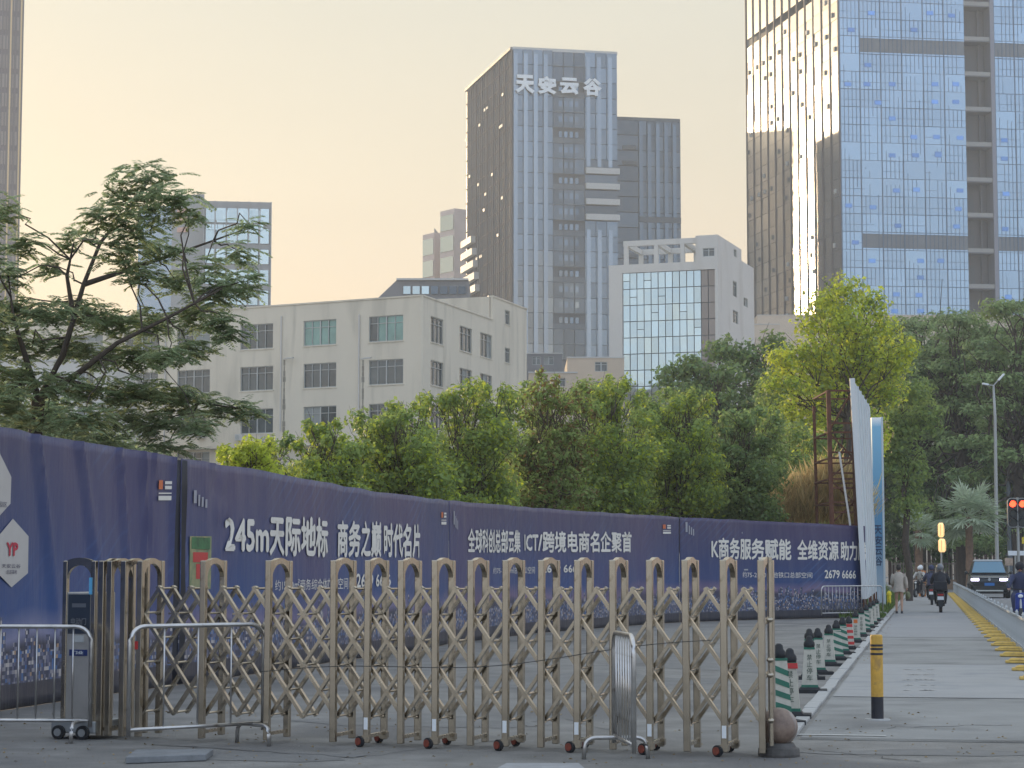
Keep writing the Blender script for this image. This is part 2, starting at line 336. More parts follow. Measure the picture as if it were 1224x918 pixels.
def bp3(sv, z, off=0):
    p, n, zt = bl(sv); return p+n*(off+wrinkle(sv, z, zt))+Vector((0,0,z))
def banner_mat(name, top, mid, low, glow, cy, seed):
    m = bpy.data.materials.new(name); m.use_nodes = True; t = m.node_tree; b = t.nodes['Principled BSDF']; lk = t.links.new; nw = t.nodes.new
    uv = nw('ShaderNodeUVMap'); uv.uv_map = 'UVMap'; sx = nw('ShaderNodeSeparateXYZ'); lk(uv.outputs[0], sx.inputs[0])
    ramp = nw('ShaderNodeValToRGB'); e = ramp.color_ramp.elements
    n1 = nw('ShaderNodeTexNoise'); n1.inputs['Scale'].default_value = .45; lk(uv.outputs[0], n1.inputs['Vector']); n1.inputs['Detail'].default_value = 2
    mm = nw('ShaderNodeMath'); mm.operation = 'MULTIPLY_ADD'; lk(n1.outputs[0], mm.inputs[0]); mm.inputs[1].default_value = .22; 
    dv = nw('ShaderNodeMath'); dv.operation = 'MULTIPLY_ADD'; lk(sx.outputs[1], dv.inputs[0]); dv.inputs[1].default_value = 1/3.; dv.inputs[2].default_value = -.11; lk(dv.outputs[0], mm.inputs[2]); lk(mm.outputs[0], ramp.inputs[0])
    st = [(.0, low), (cy-.02, low), (cy+.02, glow), (cy+.12, mid), (cy+.38, tuple(.5*a+.5*c for a, c in zip(mid, top))), (1., top)]
    while len(e) < len(st): e.new(.5)
    for q, (p_, c_) in zip(e, st): q.position = p_; q.color = (*c_, 1)
    # purple drift of the print along the banner
    n2 = nw('ShaderNodeTexNoise'); n2.inputs['Scale'].default_value = .28; n2.inputs['Detail'].default_value = 1; lk(uv.outputs[0], n2.inputs['Vector'])
    r2 = nw('ShaderNodeMapRange'); lk(n2.outputs[0], r2.inputs[0]); r2.inputs[1].default_value = .42; r2.inputs[2].default_value = .68; r2.inputs[4].default_value = .55
    x1 = nw('ShaderNodeMixRGB'); lk(r2.outputs[0], x1.inputs[0]); lk(ramp.outputs[0], x1.inputs[1]); x1.inputs[2].default_value = (.085,.06,.13,1)
    # printed light streaks
    wv = nw('ShaderNodeTexWave'); wv.inputs['Scale'].default_value = 1.6; wv.inputs['Distortion'].default_value = .6; mpw = nw('ShaderNodeMapping'); mpw.inputs['Rotation'].default_value = (0,0,1.0); lk(uv.outputs[0], mpw.inputs[0]); lk(mpw.outputs[0], wv.inputs[0])
    n4 = nw('ShaderNodeTexNoise'); n4.inputs['Scale'].default_value = .5; lk(uv.outputs[0], n4.inputs['Vector']); n4.inputs['W' if 'W' in n4.inputs else 0]
    p4 = nw('ShaderNodeMath'); p4.operation = 'POWER'; lk(wv.outputs['Fac'], p4.inputs[0]); p4.inputs[1].default_value = 8
    r4 = nw('ShaderNodeMapRange'); lk(n4.outputs[0], r4.inputs[0]); r4.inputs[1].default_value = .5; r4.inputs[2].default_value = .7; r4.inputs[4].default_value = .25
    m4 = nw('ShaderNodeMath'); m4.operation = 'MULTIPLY'; lk(p4.outputs[0], m4.inputs[0]); lk(r4.outputs[0], m4.inputs[1])
    x4 = nw('ShaderNodeMixRGB'); lk(m4.outputs[0], x4.inputs[0]); lk(x1.outputs[0], x4.inputs[1]); x4.inputs[2].default_value = (.10,.22,.45,1)
    # printed skyline: towers of random height with lit windows
    bw = .10
    fx = nw('ShaderNodeMath'); fx.operation = 'MULTIPLY'; lk(sx.outputs[0], fx.inputs[0]); fx.inputs[1].default_value = 1/bw
    fl = nw('ShaderNodeMath'); fl.operation = 'FLOOR'; lk(fx.outputs[0], fl.inputs[0])
    wn = nw('ShaderNodeTexWhiteNoise'); wn.noise_dimensions = '1D'; lk(fl.outputs[0], wn.inputs['W'])
    hh = nw('ShaderNodeMath'); hh.operation = 'MULTIPLY_ADD'; pw = nw('ShaderNodeMath'); pw.operation = 'POWER'; lk(wn.outputs['Value'], pw.inputs[0]); pw.inputs[1].default_value = 3; lk(pw.outputs[0], hh.inputs[0]); hh.inputs[1].default_value = .42; hh.inputs[2].default_value = cy*3-.12
    lt = nw('ShaderNodeMath'); lt.operation = 'LESS_THAN'; lk(sx.outputs[1], lt.inputs[0]); lk(hh.outputs[0], lt.inputs[1])
    gt = nw('ShaderNodeMath'); gt.operation = 'GREATER_THAN'; lk(sx.outputs[1], gt.inputs[0]); gt.inputs[1].default_value = .27
    v = nw('ShaderNodeTexWhiteNoise'); v.noise_dimensions = '2D'; sc = nw('ShaderNodeVectorMath'); sc.operation = 'SCALE'; lk(uv.outputs[0], sc.inputs[0]); sc.inputs['Scale'].default_value = 24
    flv = nw('ShaderNodeVectorMath'); flv.operation = 'FLOOR'; lk(sc.outputs[0], flv.inputs[0]); lk(flv.outputs[0], v.inputs['Vector'])
    cr_ = nw('ShaderNodeValToRGB'); cr_.color_ramp.interpolation = 'CONSTANT'; lk(v.outputs['Value'], cr_.inputs[0]); e = cr_.color_ramp.elements
    cs = [(0,(.035,.045,.09)), (.34,(.07,.085,.16)), (.54,(.13,.14,.22)), (.70,(.05,.14,.34)), (.80,(.28,.27,.30)), (.90,(.50,.46,.44)), (.97,(.4,.26,.16))]
    while len(e) < len(cs): e.new(.5)
    for q, (p_, c_) in zip(e, cs): q.position = p_; q.color = (*c_, 1)
    x2 = nw('ShaderNodeMixRGB'); lk(lt.outputs[0], x2.inputs[0]); lk(x4.outputs[0], x2.inputs[1]); lk(cr_.outputs[0], x2.inputs[2])
    x3 = nw('ShaderNodeMixRGB'); lk(gt.outputs[0], x3.inputs[0]); x3.inputs[1].default_value = (.022,.026,.05,1); lk(x2.outputs[0], x3.inputs[2])
    # dust on the cloth
    nD = nw('ShaderNodeTexNoise'); nD.inputs['Scale'].default_value = 1.3; nD.inputs['Detail'].default_value = 7; mpd = nw('ShaderNodeMapping'); mpd.inputs['Scale'].default_value = (2.2,.35,1); lk(uv.outputs[0], mpd.inputs[0]); lk(mpd.outputs[0], nD.inputs['Vector'])
    rD = nw('ShaderNodeMapRange'); lk(nD.outputs[0], rD.inputs[0]); rD.inputs[1].default_value = .45; rD.inputs[2].default_value = .75; rD.inputs[4].default_value = .12
    x5 = nw('ShaderNodeMixRGB'); lk(rD.outputs[0], x5.inputs[0]); lk(x3.outputs[0], x5.inputs[1]); x5.inputs[2].default_value = (.25,.24,.25,1)
    nS = nw('ShaderNodeTexNoise'); nS.inputs['Scale'].default_value = 3.; nS.inputs['Detail'].default_value = 6; lk(uv.outputs[0], nS.inputs['Vector'])
    mS = nw('ShaderNodeMapRange'); lk(sx.outputs[1], mS.inputs[0]); mS.inputs[1].default_value = 0.; mS.inputs[2].default_value = .55; mS.inputs[3].default_value = .75; mS.inputs[4].default_value = 0.
    mS2 = nw('ShaderNodeMath'); mS2.operation = 'MULTIPLY'; lk(mS.outputs[0], mS2.inputs[0]); lk(nS.outputs[0], mS2.inputs[1])
    x6 = nw('ShaderNodeMixRGB'); lk(mS2.outputs[0], x6.inputs[0]); lk(x5.outputs[0], x6.inputs[1]); x6.inputs[2].default_value = (.11,.10,.09,1)
    lk(x6.outputs[0], b.inputs['Base Color']); b.inputs['Roughness'].default_value = .45; b.inputs['Specular IOR Level'].default_value = .35
    # fine cloth creases
    nb = nw('ShaderNodeTexNoise'); nb.inputs['Scale'].default_value = 2.5; nb.inputs['Detail'].default_value = 4; mp = nw('ShaderNodeMapping'); mp.inputs['Scale'].default_value = (3,.5,1); mp.inputs['Rotation'].default_value = (0,0,.25); lk(uv.outputs[0], mp.inputs[0]); lk(mp.outputs[0], nb.inputs['Vector'])
    bb = nw('ShaderNodeBump'); bb.inputs['Strength'].default_value = .28; bb.inputs['Distance'].default_value = .06; lk(nb.outputs[0], bb.inputs['Height']); lk(bb.outputs[0], b.inputs['Normal'])
    return m
def banner(px0, px1, m, label):
    s0, s1 = s_px(px0), s_px(px1); p0 = bl((s0+s1)/2)[0]
    root = empty('banner_hoarding', (p0.x, p0.y, 0), label, 'hoarding', 'printed banner hoardings along the site edge')
    ds = .07 if px1 < 340 else .12; nx = int((s1-s0)/ds); nz = 26; mb = MB(); uvs = []
    for i in range(nx+1):
        sv = s0+(s1-s0)*i/nx; zt = bl(sv)[2]+.008*math.sin(sv*2.4+math.sin(sv*.9)*2)
        for j in range(nz+1):
            z = .004+(zt-.004)*j/nz; mb.v.append(tuple(bp3(sv, z))); uvs.append((sv, z))
    for i in range(nx):
        for j in range(nz):
            a = i*(nz+1)+j; mb.f.append((a, a+nz+1, a+nz+2, a+1))
    # thickness: a back sheet
    ob = mb.build('banner_sheet', m, root, True, smooth=True, uvs=uvs)
    so = ob.modifiers.new('solid', 'SOLIDIFY'); so.thickness = .012; so.offset = 1
    # posts and rails behind
    n = max(2, int((s1-s0)/3)); s0 += .3; s1 -= .3
    for i in range(n+1):
        sv = s0+(s1-s0)*i/n; p, nn, zt = bl(sv); q = p-nn*.16; t = MB(); t.box(q.x-.03, q.x+.03, q.y-.03, q.y+.03, 0, zt-.06); t.build('post', galv, root, True)
    for zz in (.35, 1.5, 2.6):
        t = MB()
        for i in range(n):
            a, b = bl(s0+(s1-s0)*i/n), bl(s0+(s1-s0)*(i+1)/n); t.bar(a[0]-a[1]*.12+Vector((0,0,zz)), b[0]-b[1]*.12+Vector((0,0,zz)), .04)
        t.build('rail', galv, root, True)
    return root
def btxt(root, s, x0, x1, yt, yb, m, name='lettering', bold=.02):      # extents in photo pixels
    a, b = s_px(x0), s_px(x1); Y0 = bl(a)[0].y; Y1 = bl(b)[0].y
    if not isinstance(yt, tuple): yt = (yt, yt); yb = (yb, yb)
    zt0, zb0 = at(x0, yt[0], Y0).z, at(x0, yb[0], Y0).z; zt1, zb1 = at(x1, yt[1], Y1).z, at(x1, yb[1], Y1).z
    def fn(u, v):
        zt = zt0+(zt1-zt0)*u; zb = zb0+(zb1-zb0)*u; z = zb+(zt-zb)*v; return bp3(a+(b-a)*u, z, .03)
    if s is None: return fn
    return print_text(s, fn, name, m, root, bold)
navy, navy2 = (.044,.050,.122), (.020,.060,.20)
bmA = banner_mat('banner_print_a', navy, (.020,.068,.22), (.03,.035,.06), (.20,.21,.34), .24, 1)
bmB = banner_mat('banner_print_b', (.050,.053,.125), (.018,.066,.21), (.03,.035,.06), (.17,.15,.27), .25, 2)
bmC = banner_mat('banner_print_c', (.052,.047,.110), (.02,.06,.195), (.03,.035,.06), (.19,.14,.24), .26, 3)
bmD = banner_mat('banner_print_d', (.055,.042,.100), (.02,.055,.175), (.03,.035,.06), (.19,.14,.23), .26, 4)
hA = banner(-415, 206, bmA, 'navy banner hoarding with white hexagon tags, nearest and leftmost, skyline print at its foot')
hB = banner(213, 535, bmB, 'creased navy banner hoarding lettered 245m in large white figures')
hC = banner(536, 812, bmC, 'navy banner hoarding lettered with ICT in the middle of the row')
hD = banner(813, 1036, bmD, 'purple navy banner hoarding with the K lettering, farthest, ending at the billboard')
gap_shade = MB(); 
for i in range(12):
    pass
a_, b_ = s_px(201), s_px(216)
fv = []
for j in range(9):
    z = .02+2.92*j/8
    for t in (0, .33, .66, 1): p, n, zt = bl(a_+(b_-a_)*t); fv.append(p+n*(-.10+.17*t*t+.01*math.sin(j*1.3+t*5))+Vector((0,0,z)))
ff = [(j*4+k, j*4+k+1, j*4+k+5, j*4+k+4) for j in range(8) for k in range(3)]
gap_shade.add(fv, ff); fo = gap_shade.build('gap_shade', black_p, hB, True, smooth=True)  # black sheet standing in for the shaded gap between the two banners
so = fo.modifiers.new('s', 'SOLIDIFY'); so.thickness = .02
btxt(hB, '245m天际地标', 267.5, 390, (612,621), (661,665), white_ink, bold=.028)
btxt(hB, '商务之巅', 402, 453, (623,624.5), (665,665), white_ink, bold=.028)
btxt(hB, '时代名片', 458, 500, (626,627.5), (665,666), white_ink, bold=.028)
btxt(hB, '约1500㎡商务综合体办公空间', 327, 415, (693,690), (706,704), white_ink, 'small_lettering', bold=.01)
btxt(hB, '2679 6666', 424, 466, (686,687), (702,700), white_ink, 'small_lettering', bold=.02)
btxt(hC, '全球科创总部云集', 558, 620, (632,634), (660,660.5), white_ink, bold=.022)
btxt(hC, 'ICT/跨境电商名企聚首', 626, 753.5, (635,636), (660,660), white_ink, bold=.024)
btxt(hC, '约75-2300㎡总部办公空间', 588, 638, (678,677), (686,685.5), white_ink, 'small_lettering', bold=.01)
btxt(hC, '2679 6666', 646, 694, (675,675.5), (684.5,684), white_ink, 'small_lettering', bold=.02)
btxt(hD, 'K商务服务赋能', 849.5, 945, (643,645), (667.5,669), white_ink, bold=.024)
btxt(hD, '全维资源', 953, 1001, (645.5,647), (669,669.5), white_ink, bold=.024)
btxt(hD, '助力腾', 1004, 1035.5, (647.5,648.5), (669.5,669.8), white_ink, bold=.024)
btxt(hD, '约75-2300㎡地铁口总部空间', 887, 970, (683,684), (690.5,691), white_ink, 'small_lettering', bold=.01)
btxt(hD, '2679 6666', 985, 1022, (681.5,682), (691,691.5), white_ink, 'small_lettering', bold=.02)
def rect_print(root, x0, x1, yt, yb, m, name, off=.018):
    fn = btxt(root, None, x0, x1, yt, yb, m); n = 4; mb = MB()
    vs = [fn(i/n, j/n) for i in range(n+1) for j in range(n+1)]; mb.add(vs, [(i*(n+1)+j, (i+1)*(n+1)+j, (i+1)*(n+1)+j+1, i*(n+1)+j+1) for i in range(n) for j in range(n)])
    return mb.build(name, m, root, True)
def logo1(root, x0, x1, y0, y1):
    w = x1-x0; h = y1-y0
    rect_print(root, x0, x0+w*.33, y0, y0+h*.45, orange_ink, 'logo')
    rect_print(root, x0+w*.5, x1, y0+h*.05, y0+h*.2, white_ink, 'logo'); rect_print(root, x0+w*.5, x1, y0+h*.28, y0+h*.45, white_ink, 'logo')
    rect_print(root, x0, x1, y0+h*.62, y0+h*.68, white_ink, 'logo'); rect_print(root, x0, x1, y0+h*.78, y1, white_ink, 'logo')
def logo2(root, x0, x1, y0, y1):
    w = x1-x0; h = y1-y0; g_ = mat('faded_print', (.34,.34,.38), .6)
    rect_print(root, x0, x0+w*.22, y0, y1*.25+y0*.75+h*.45, g_, 'logo')
    for k in range(3): rect_print(root, x0+w*(.35+.22*k), x0+w*(.47+.22*k), y0+h*(.25+.12*k), y0+h*(.85+.05*k), g_, 'logo')
logo1(hA, 185, 200, 574, 598); logo2(hB, 228, 246, 586, 608)
logo1(hB, 525.5, 531.5, 612, 627); logo2(hC, 541, 547, 611, 634)
logo1(hC, 791.5, 801, 627, 638); logo2(hD, 819, 830, 624, 641)
# hexagon tags on the first banner
def hexagon(root, cx, x0, x1, yt, ys0, ys1, yb, txt):
    pts = [(cx, yt), (x1, ys0), (x1, ys1), (cx, yb), (x0, ys1), (x0, ys0)]; mb = MB()
    vs = []
    for (x, y) in pts: sv = s_px(x); vs.append(bp3(sv, at(x, y, bl(sv)[0].y).z, .020))
    c = bp3(s_px(cx), at(cx, (yt+yb)/2, bl(s_px(cx))[0].y).z, .024); mb.add(vs+[c], [(i, (i+5)%6, 6) for i in range(6)])
    mb.build('hexagon_tag', sign_white_d, root, True)
sign_white_d = mat('tag_white', (.50,.47,.44), .65, var=.04)
hexagon(hA, 13, -4, 31.5, 620, 641, 685, 702, None); hexagon(hA, -6, -23, 9.5, 538, 570, 602, 620, None)
def lift(root, s, x0, x1, yt, yb, m, bold):
    a, b = s_px(x0), s_px(x1); Y0 = bl((a+b)/2)[0].y; z1, z0 = at(x0, yt, Y0).z, at(x0, yb, Y0).z
    print_text(s, lambda u, v: bp3(a+(b-a)*u, z0+(z1-z0)*v, .034), 'lettering', m, root, bold)
lift(hA, 'YP', 5, 18.5, 649, 664, red_ink, .03); lift(hA, '天安云谷', 0, 22, 674, 679, dark_ink, .01); lift(hA, '总部基地', 5, 18, 681, 686, dark_ink, .01)
lift(hA, '园区', -6, 4, 600, 606, dark_ink, .01)
# little poster stuck on the second banner
po = rect_print(hB, 224, 250, 641, 704, mat('poster_edge', (.42,.36,.18), .6, col2=(.10,.18,.10), vscale=5), 'poster')
def sub(x0, x1, y0, y1, m, nm):
    a, b = s_px(x0), s_px(x1); Y0 = bl(a)[0].y; z1, z0 = at(x0, y0, Y0).z, at(x0, y1, Y0).z; mb = MB()
    mb.add([bp3(a,z0,.034), bp3(b,z0,.034), bp3(b,z1,.034), bp3(a,z1,.034)], [(0,1,2,3)]); mb.build(nm, m, po, True)
sub(228, 246, 660, 672, red_pl, 'red_print'); sub(232, 241, 674, 692, red_pl, 'red_print'); sub(226, 248, 642, 656, mat('poster_leaf', (.05,.16,.06), .6, var=.5, vscale=6), 'green_print')
# ---------------------------------------------------------------- retractable gate
gR, gL = gnd(912, 906), gnd(241, 887.5)
gd = (gR-gL); gd.z = 0; gd.normalize(); gn = Vector((-gd.y, gd.x, 0))       # along the gate (to the right); away from the viewer
gyaw = math.atan2(gd.y, gd.x)
NB = 16; PER = (gR-gL).length/NB; DEP = .41; HT = 1.60
gate = empty('accordion_gate', gR, 'stainless steel accordion gate drawn across the whole forecourt', 'gate', rz=gyaw)
# local frame: x along the gate (0 at the right end, negative to the left), y away from the viewer, z up
def arch_mb(L_=DEP, zt=HT):
    m = MB(); n = 12; c = L_/2; r1 = c-.022; vs = []
    # solid hood between the legs: straight shoulders, a rounded arch opening below and a bump on top
    top = []; bot = []
    for i in range(n+1):
        a = math.pi*i/n; y = c-(r1)*math.cos(a); bot.append((y, zt-.20+r1*.85*math.sin(a)))
        q = (y-.02)/(L_-.04); bump = .022*max(0, math.sin(max(0, min(1, (q-.22)/.56))*math.pi))**.6; top.append((y, zt-.018+bump))
    for (y, z), (y2, z2) in zip(bot, top): vs += [(-.02, y, z), (.02, y, z), (-.02, y2, z2), (.02, y2, z2)]
    for i in range(n):
        k = i*4; m_ = [(k, k+4, k+5, k+1), (k+2, k+3, k+7, k+6), (k, k+2, k+6, k+4), (k+1, k+5, k+7, k+3)]
        m.f += m_
    m.v = vs; m.f += [(0,1,3,2), (n*4, n*4+2, n*4+3, n*4+1)]; return m
def leg_mb(): m = MB(); m.box(-.027, .027, -.027, .027, .035, HT-.02); return m
def make_frame(parent, wheels):
    f = MB(); f.box(-.012, .012, .02, DEP-.02, .075, .105); fr = f.build('gate_frame', steel, parent)
    l1 = leg_mb().build('leg', steel, fr, bevel=.006); l2 = l1.copy(); COL.objects.link(l2); l2.parent = fr; l2.location = (0, DEP, 0)
    arch_mb().build('arch', steel, fr)
    return fr
fr0 = make_frame(gate, False)
def make_wheels(fr):
    for y, s in ((-.0, -1), (DEP, 1)):
        wz = .047; b = MB(); b.box(-.035, .035, y-.03, y+.03, .05, .10); b.build('wheel_fork', steel, fr)
        m = MB(); m.disc((-.055, y+s*.02, wz), (.55, 1, 0), .047, .03, 14); wh = m.build('wheel', rubber, fr)
        m = MB(); m.disc((-.0555-.010, y+s*.02-.019, wz), (.55, 1, 0), .032, .012, 12); m.build('wheel_hub', red_hub, fr)
    m = MB(); m.box(-.018, .018, -.0275, -.0245, .15, .25); m.build('sticker', sign_white, fr)
red_hub = mat('red_hub', (.22,.05,.03), .6, var=.3, vscale=20)
frames_x = [0, 1, 2, 3, 4, 5, 6, 7, 8, 9, 10, 11, 12, 14, 16, 18]
wheeled = {1, 3, 5, 7, 9, 11}
proto_w = None
for k in frames_x:
    if k == 0: fr0.location = (0,0,0); continue
    if k in wheeled:
        if proto_w is None: proto_w = make_frame(gate, True); make_wheels(proto_w); proto_w.location = (-k*PER, 0, 0); continue
        c = copy_tree(proto_w, gate)
    else: c = copy_tree(fr0, gate)
    c.location = (-k*PER, random.uniform(-.008,.008), 0); c.rotation_euler = (random.uniform(-.004,.004), random.uniform(-.006,.006), random.uniform(-.03,.03))
# bunched frames beside the drive unit
for dx in (18.50, 18.98, 19.22):
    c = copy_tree(fr0, gate); c.location = (-dx*PER, random.uniform(-.01,.02), 0)
# lattice bars: straight bars over five half-bays in two planes
Z0, ZS = 1.335, .2175; hb = PER/2
def lattice(i, sgn, y, parent, proto={}):
    # starts at apex of bay i (between frames i and i+1), falls to the side given by sgn
    xa = -(i+.5)*PER; nseg = 5
    while nseg > 0 and not (-18*PER-.01 <= xa+sgn*hb*nseg <= .01): nseg -= 1
    if nseg <= 0: return
    key = (nseg, sgn)
    if key not in proto:
        m = MB(); m.bar((-sgn*.012,0,Z0+.018), (sgn*(hb*nseg+.012),0,Z0-ZS*nseg-.018), .027, .046, up=(0,1,0)); proto[key] = m.build('lattice_bar', steel, parent); proto[key].location = (xa, y, 0)
    else: inst(proto[key], parent, (xa, y, 0))
for i in range(18):
    lattice(i, 1, .06, gate)
    for y in (.075, .345): lattice(i, -1, y, gate)
    if i > 10: lattice(i, 1, .33, gate)
    # ends of the lattice climb from the posts at both ends
def lattice_up(k, y, sgn, parent):            # bars that start at the end post below the apex line
    x0 = 0 if sgn < 0 else -18*PER
    z0 = Z0-ZS*(2*k+1); m = MB(); n = 4-2*k
    if n <= 0: return
    m.bar((x0,y,z0), (x0+sgn*hb*n, y, z0-ZS*n), .027, .046, up=(0,1,0)); m.build('lattice_bar', steel, parent)
for y in (.055, .205, .355):
    for k in (0, 1):
        if y < .1: lattice_up(k, .06, 1, gate)
        if y != .205: lattice_up(k, .075 if y < .1 else .345, -1, gate)
# pivot rods through the planes
pv = MB(); pv.tube([(0,.035,0), (0,.395,0)], .010, 8); pr = pv.build('pivot_rod', steel, gate); pr.location = (-.5*PER, 0, Z0); first = True
for i in range(18):
    for k in range(3):
        for (x, z) in (((i+.5), Z0-2*ZS*k), ((i+1), Z0-2*ZS*k-ZS)):
            if first: first = False; continue
            inst(pr, gate, (-x*PER, 0, z))
# small horizontal spacer rods seen at the left where the bays are wide
for i in (12, 14, 16):
    for z in (1.115, .68, .25):
        m = MB(); m.box(-(i+1)*PER-.05, -(i+1)*PER+.05, .04, .06, z-.008, z+.008); m.build('spacer', steel, gate)
# latch tube on the end post, knobs
m = MB(); m.tube([(.075,-.02,.10), (.075,-.02,1.60)], .018, 10); m.build('latch_post', steel, gate)
for z in (1.10, .78, .66, .30): m = MB(); m.ell((.075,-.045,z), .03, .025, .022, 10, 6); m.build('knob', steel, gate, smooth=True)
# drive unit
dx1 = -19.42*PER; dw = .33; dx0 = dx1-dw
body = MB(); body.box(dx0+.02, dx1-.02, .0, .40, .16, 1.30); du = body.build('drive_unit', mat('drive_steel', (.46,.44,.41), .38, .45, var=.1, vscale=4), gate, bevel=.01)
for x in (dx0, dx1-.045):
    m = MB(); m.box(x, x+.045, -.012, .035, .12, 1.58); m.build('corner_post', steel, du, bevel=.006)
m = MB(); n = 14; cx_ = (dx0+dx1)/2; rr0 = dw/2-.045; vs = []
for i in range(n+1):
    a = math.pi*i/n; x = cx_-rr0*math.cos(a); zz = 1.42+rr0*1.0*math.sin(a); tz = 1.585+.022*math.sin(a)**2; vs += [(x,-.01,zz), (x,.03,zz), (x,-.01,tz), (x,.03,tz)]
for i in range(n): k = i*4; m.f += [(k,k+1,k+5,k+4), (k+2,k+6,k+7,k+3), (k,k+4,k+6,k+2), (k+1,k+3,k+7,k+5)]
m.v = vs; m.build('arch', steel, du)
m = MB(); m.box(dx0+.055, dx1-.055, -.004, .02, .93, 1.28); pn = m.build('display_panel', mat('display_panel', (.035,.045,.06), .15, spec=.8), du)
m = MB(); m.box(dx0+.095, dx1-.095, -.0065, -.004, 1.165, 1.20); m.build('slot', mat('slot_grey', (.12,.13,.15), .4), du)
def gprint(s, x0, x1, z0, z1, y, mt, par): return print_text(s, lambda u, v: (x0+(x1-x0)*u, y, z0+(z1-z0)*v), 'lettering', mt, par, .02, world=False)
gprint('电动门', dx0+.09, dx1-.09, 1.01, 1.07, -.0065, mat('faint_print', (.16,.17,.19), .5), du)
m = MB(); m.box(dx0+.11, dx1-.11, -.008, 0, .855, .915); m.build('label_plate', mat('label_grey', (.5,.52,.52), .4), du)
m = MB(); m.box(dx0+.075, dx1-.075, -.006, 0, .735, .79); m.build('blue_label', mat('blue_label', (.02,.04,.16), .4), du)
gprint('门业', dx0+.11, dx1-.11, .75, .778, -.0085, sign_white, du)
m = MB(); m.box(dx1-.06, dx1-.03, -.02, -.012, 1.28, 1.43); m.build('warning_strip', mat('light_blue', (.12,.42,.68), .4), du)
m = MB(); m.box(dx0-.07, dx1+.04, -.05, .45, .055, .16); m.build('chassis', galv, du, bevel=.012)
for x in (dx0-.02, dx0+.22):
    m = MB(); m.disc((x+.04, -.07, .062), (0,1,0), .062, .035, 18); wl_ = m.build('wheel', rubber, du); m = MB(); m.disc((x+.04, -.09, .062), (0,1,0), .035, .012, 10); m.build('wheel_hub', galv, du)
# thin black cable tied across the frames
pts = []
for i in range(40):
    t = i/39; x = -14.2*PER+(14.2-1.3)*PER*t; pts.append((x, -.035, .62+.30*t+.03*math.sin(t*9)-.05*math.sin(t*math.pi)))
m = MB(); m.tube(pts, .003, 5); m.build('cable', rubber, gate)
m = MB(); m.box(-18*PER-.03, -18*PER+.0, -.03, -.024, .80, .87); m.build('red_tape', red_pl, gate)
# ---------------------------------------------------------------- crowd barriers
def barrier(p, q, H, label, nbars=9, group='steel crowd barriers', zb=.18, feet=(0, 1)):
    p, q = Vector(p), Vector(q); d = (q-p).normalized(); Ln = (q-p).length; nrm_ = Vector((-d.y, d.x, 0)); yw = math.atan2(d.y, d.x)
    o = empty('crowd_barrier', p, label, 'barrier', group, yw); r = .019; c = .14
    pts = [(0,0,.12), (0,0,H-c)]+[(c-c*math.cos(a), 0, H-c+c*math.sin(a)) for a in np.linspace(.2, math.pi/2, 6)]
    pts += [(Ln-c+c*math.sin(a), 0, H-c+c*math.cos(a)) for a in np.linspace(0, math.pi/2-.2, 6)]+[(Ln,0,H-c), (Ln,0,.12)]
    m = MB(); m.tube(pts, r, 10); m.build('frame', steel_b, o, smooth=True)
    m = MB(); m.tube([(0,0,zb), (Ln,0,zb)], .016, 8); m.build('bottom_rail', steel_b, o, smooth=True)
    b0 = None
    for i in range(1, nbars+1):
        x = Ln*i/(nbars+1)
        if b0 is None: m = MB(); m.tube([(0,0,zb), (0,0,H-.005)], .0085, 6); b0 = m.build('bar', steel_b, o, smooth=True); b0.location = (x,0,0)
        else: inst(b0, o, (x, 0, 0))
    for x, on in ((.10, feet[0]), (Ln-.10, feet[1])):
        if not on: continue
        m = MB(); m.tube([(x,-.26,0), (x,-.25,.10)]+[(x, -.25+.09*(1-math.cos(a)), .10+.07*math.sin(a)) for a in np.linspace(.4, math.pi/2, 4)]+[(x, .25-.09*(1-math.sin(a)), .10+.07*math.cos(a)) for a in np.linspace(0, math.pi/2-.4, 4)]+[(x,.25,.10), (x,.26,0)], .018, 8); m.build('foot', steel_b, o, smooth=True)
    return o
pb = gnd(107, 886); barrier((pb.x-2.1, pb.y+.10, 0), pb, 1.0, 'steel crowd barrier cut off by the left edge, in front of the drive unit', 12)
barrier(gnd(153, 899), gnd(314, 889), 1.03, 'short steel crowd barrier with wide gaps standing before the stretched left bays', 3)
barrier(gnd(758, 920), gnd(734, 906), 1.0, 'crowd barrier seen end on, standing before the middle of the gate', 7)
pf = s_px(957); 
b0_, n0_, _ = bl(s_px(960)); b1_, n1_, _ = bl(s_px(1042) if 1042 < 1036 else arc[-1]-.05)
barrier(b0_+n0_*.7, b1_+n1_*.7, 1.0, 'distant crowd barrier set along the foot of the purple hoarding', 16)
# ---------------------------------------------------------------- paving slab lying before the short barrier, plate at the bottom edge
def slab(name, pts, h, m, label, cat):
    P_ = [gnd(x, y) for x, y in pts]; c = sum(P_, Vector())/4; mb = MB(); mb.hexa([(p.x-c.x, p.y-c.y, .004) for p in P_]+[(p.x-c.x, p.y-c.y, h) for p in P_])
    o = mb.build(name, m, None, bevel=.006); o.location = c; return tag(o, label, cat)
slab('paving_slab', [(150,913.5), (246,910), (255,903.5), (162,904)], .055, mat('slab_stone', (.20,.21,.22), .8, var=.2, vscale=9, bump=.3), 'loose grey paving slab lying on the asphalt before the short barrier', 'slab')
slab('floor_plate', [(592,922), (700,922), (692,915), (605,915)], .02, mat('plate_grey', (.34,.35,.36), .6, var=.15, vscale=8), 'pale flat plate on the asphalt at the bottom edge of the photo', 'plate')
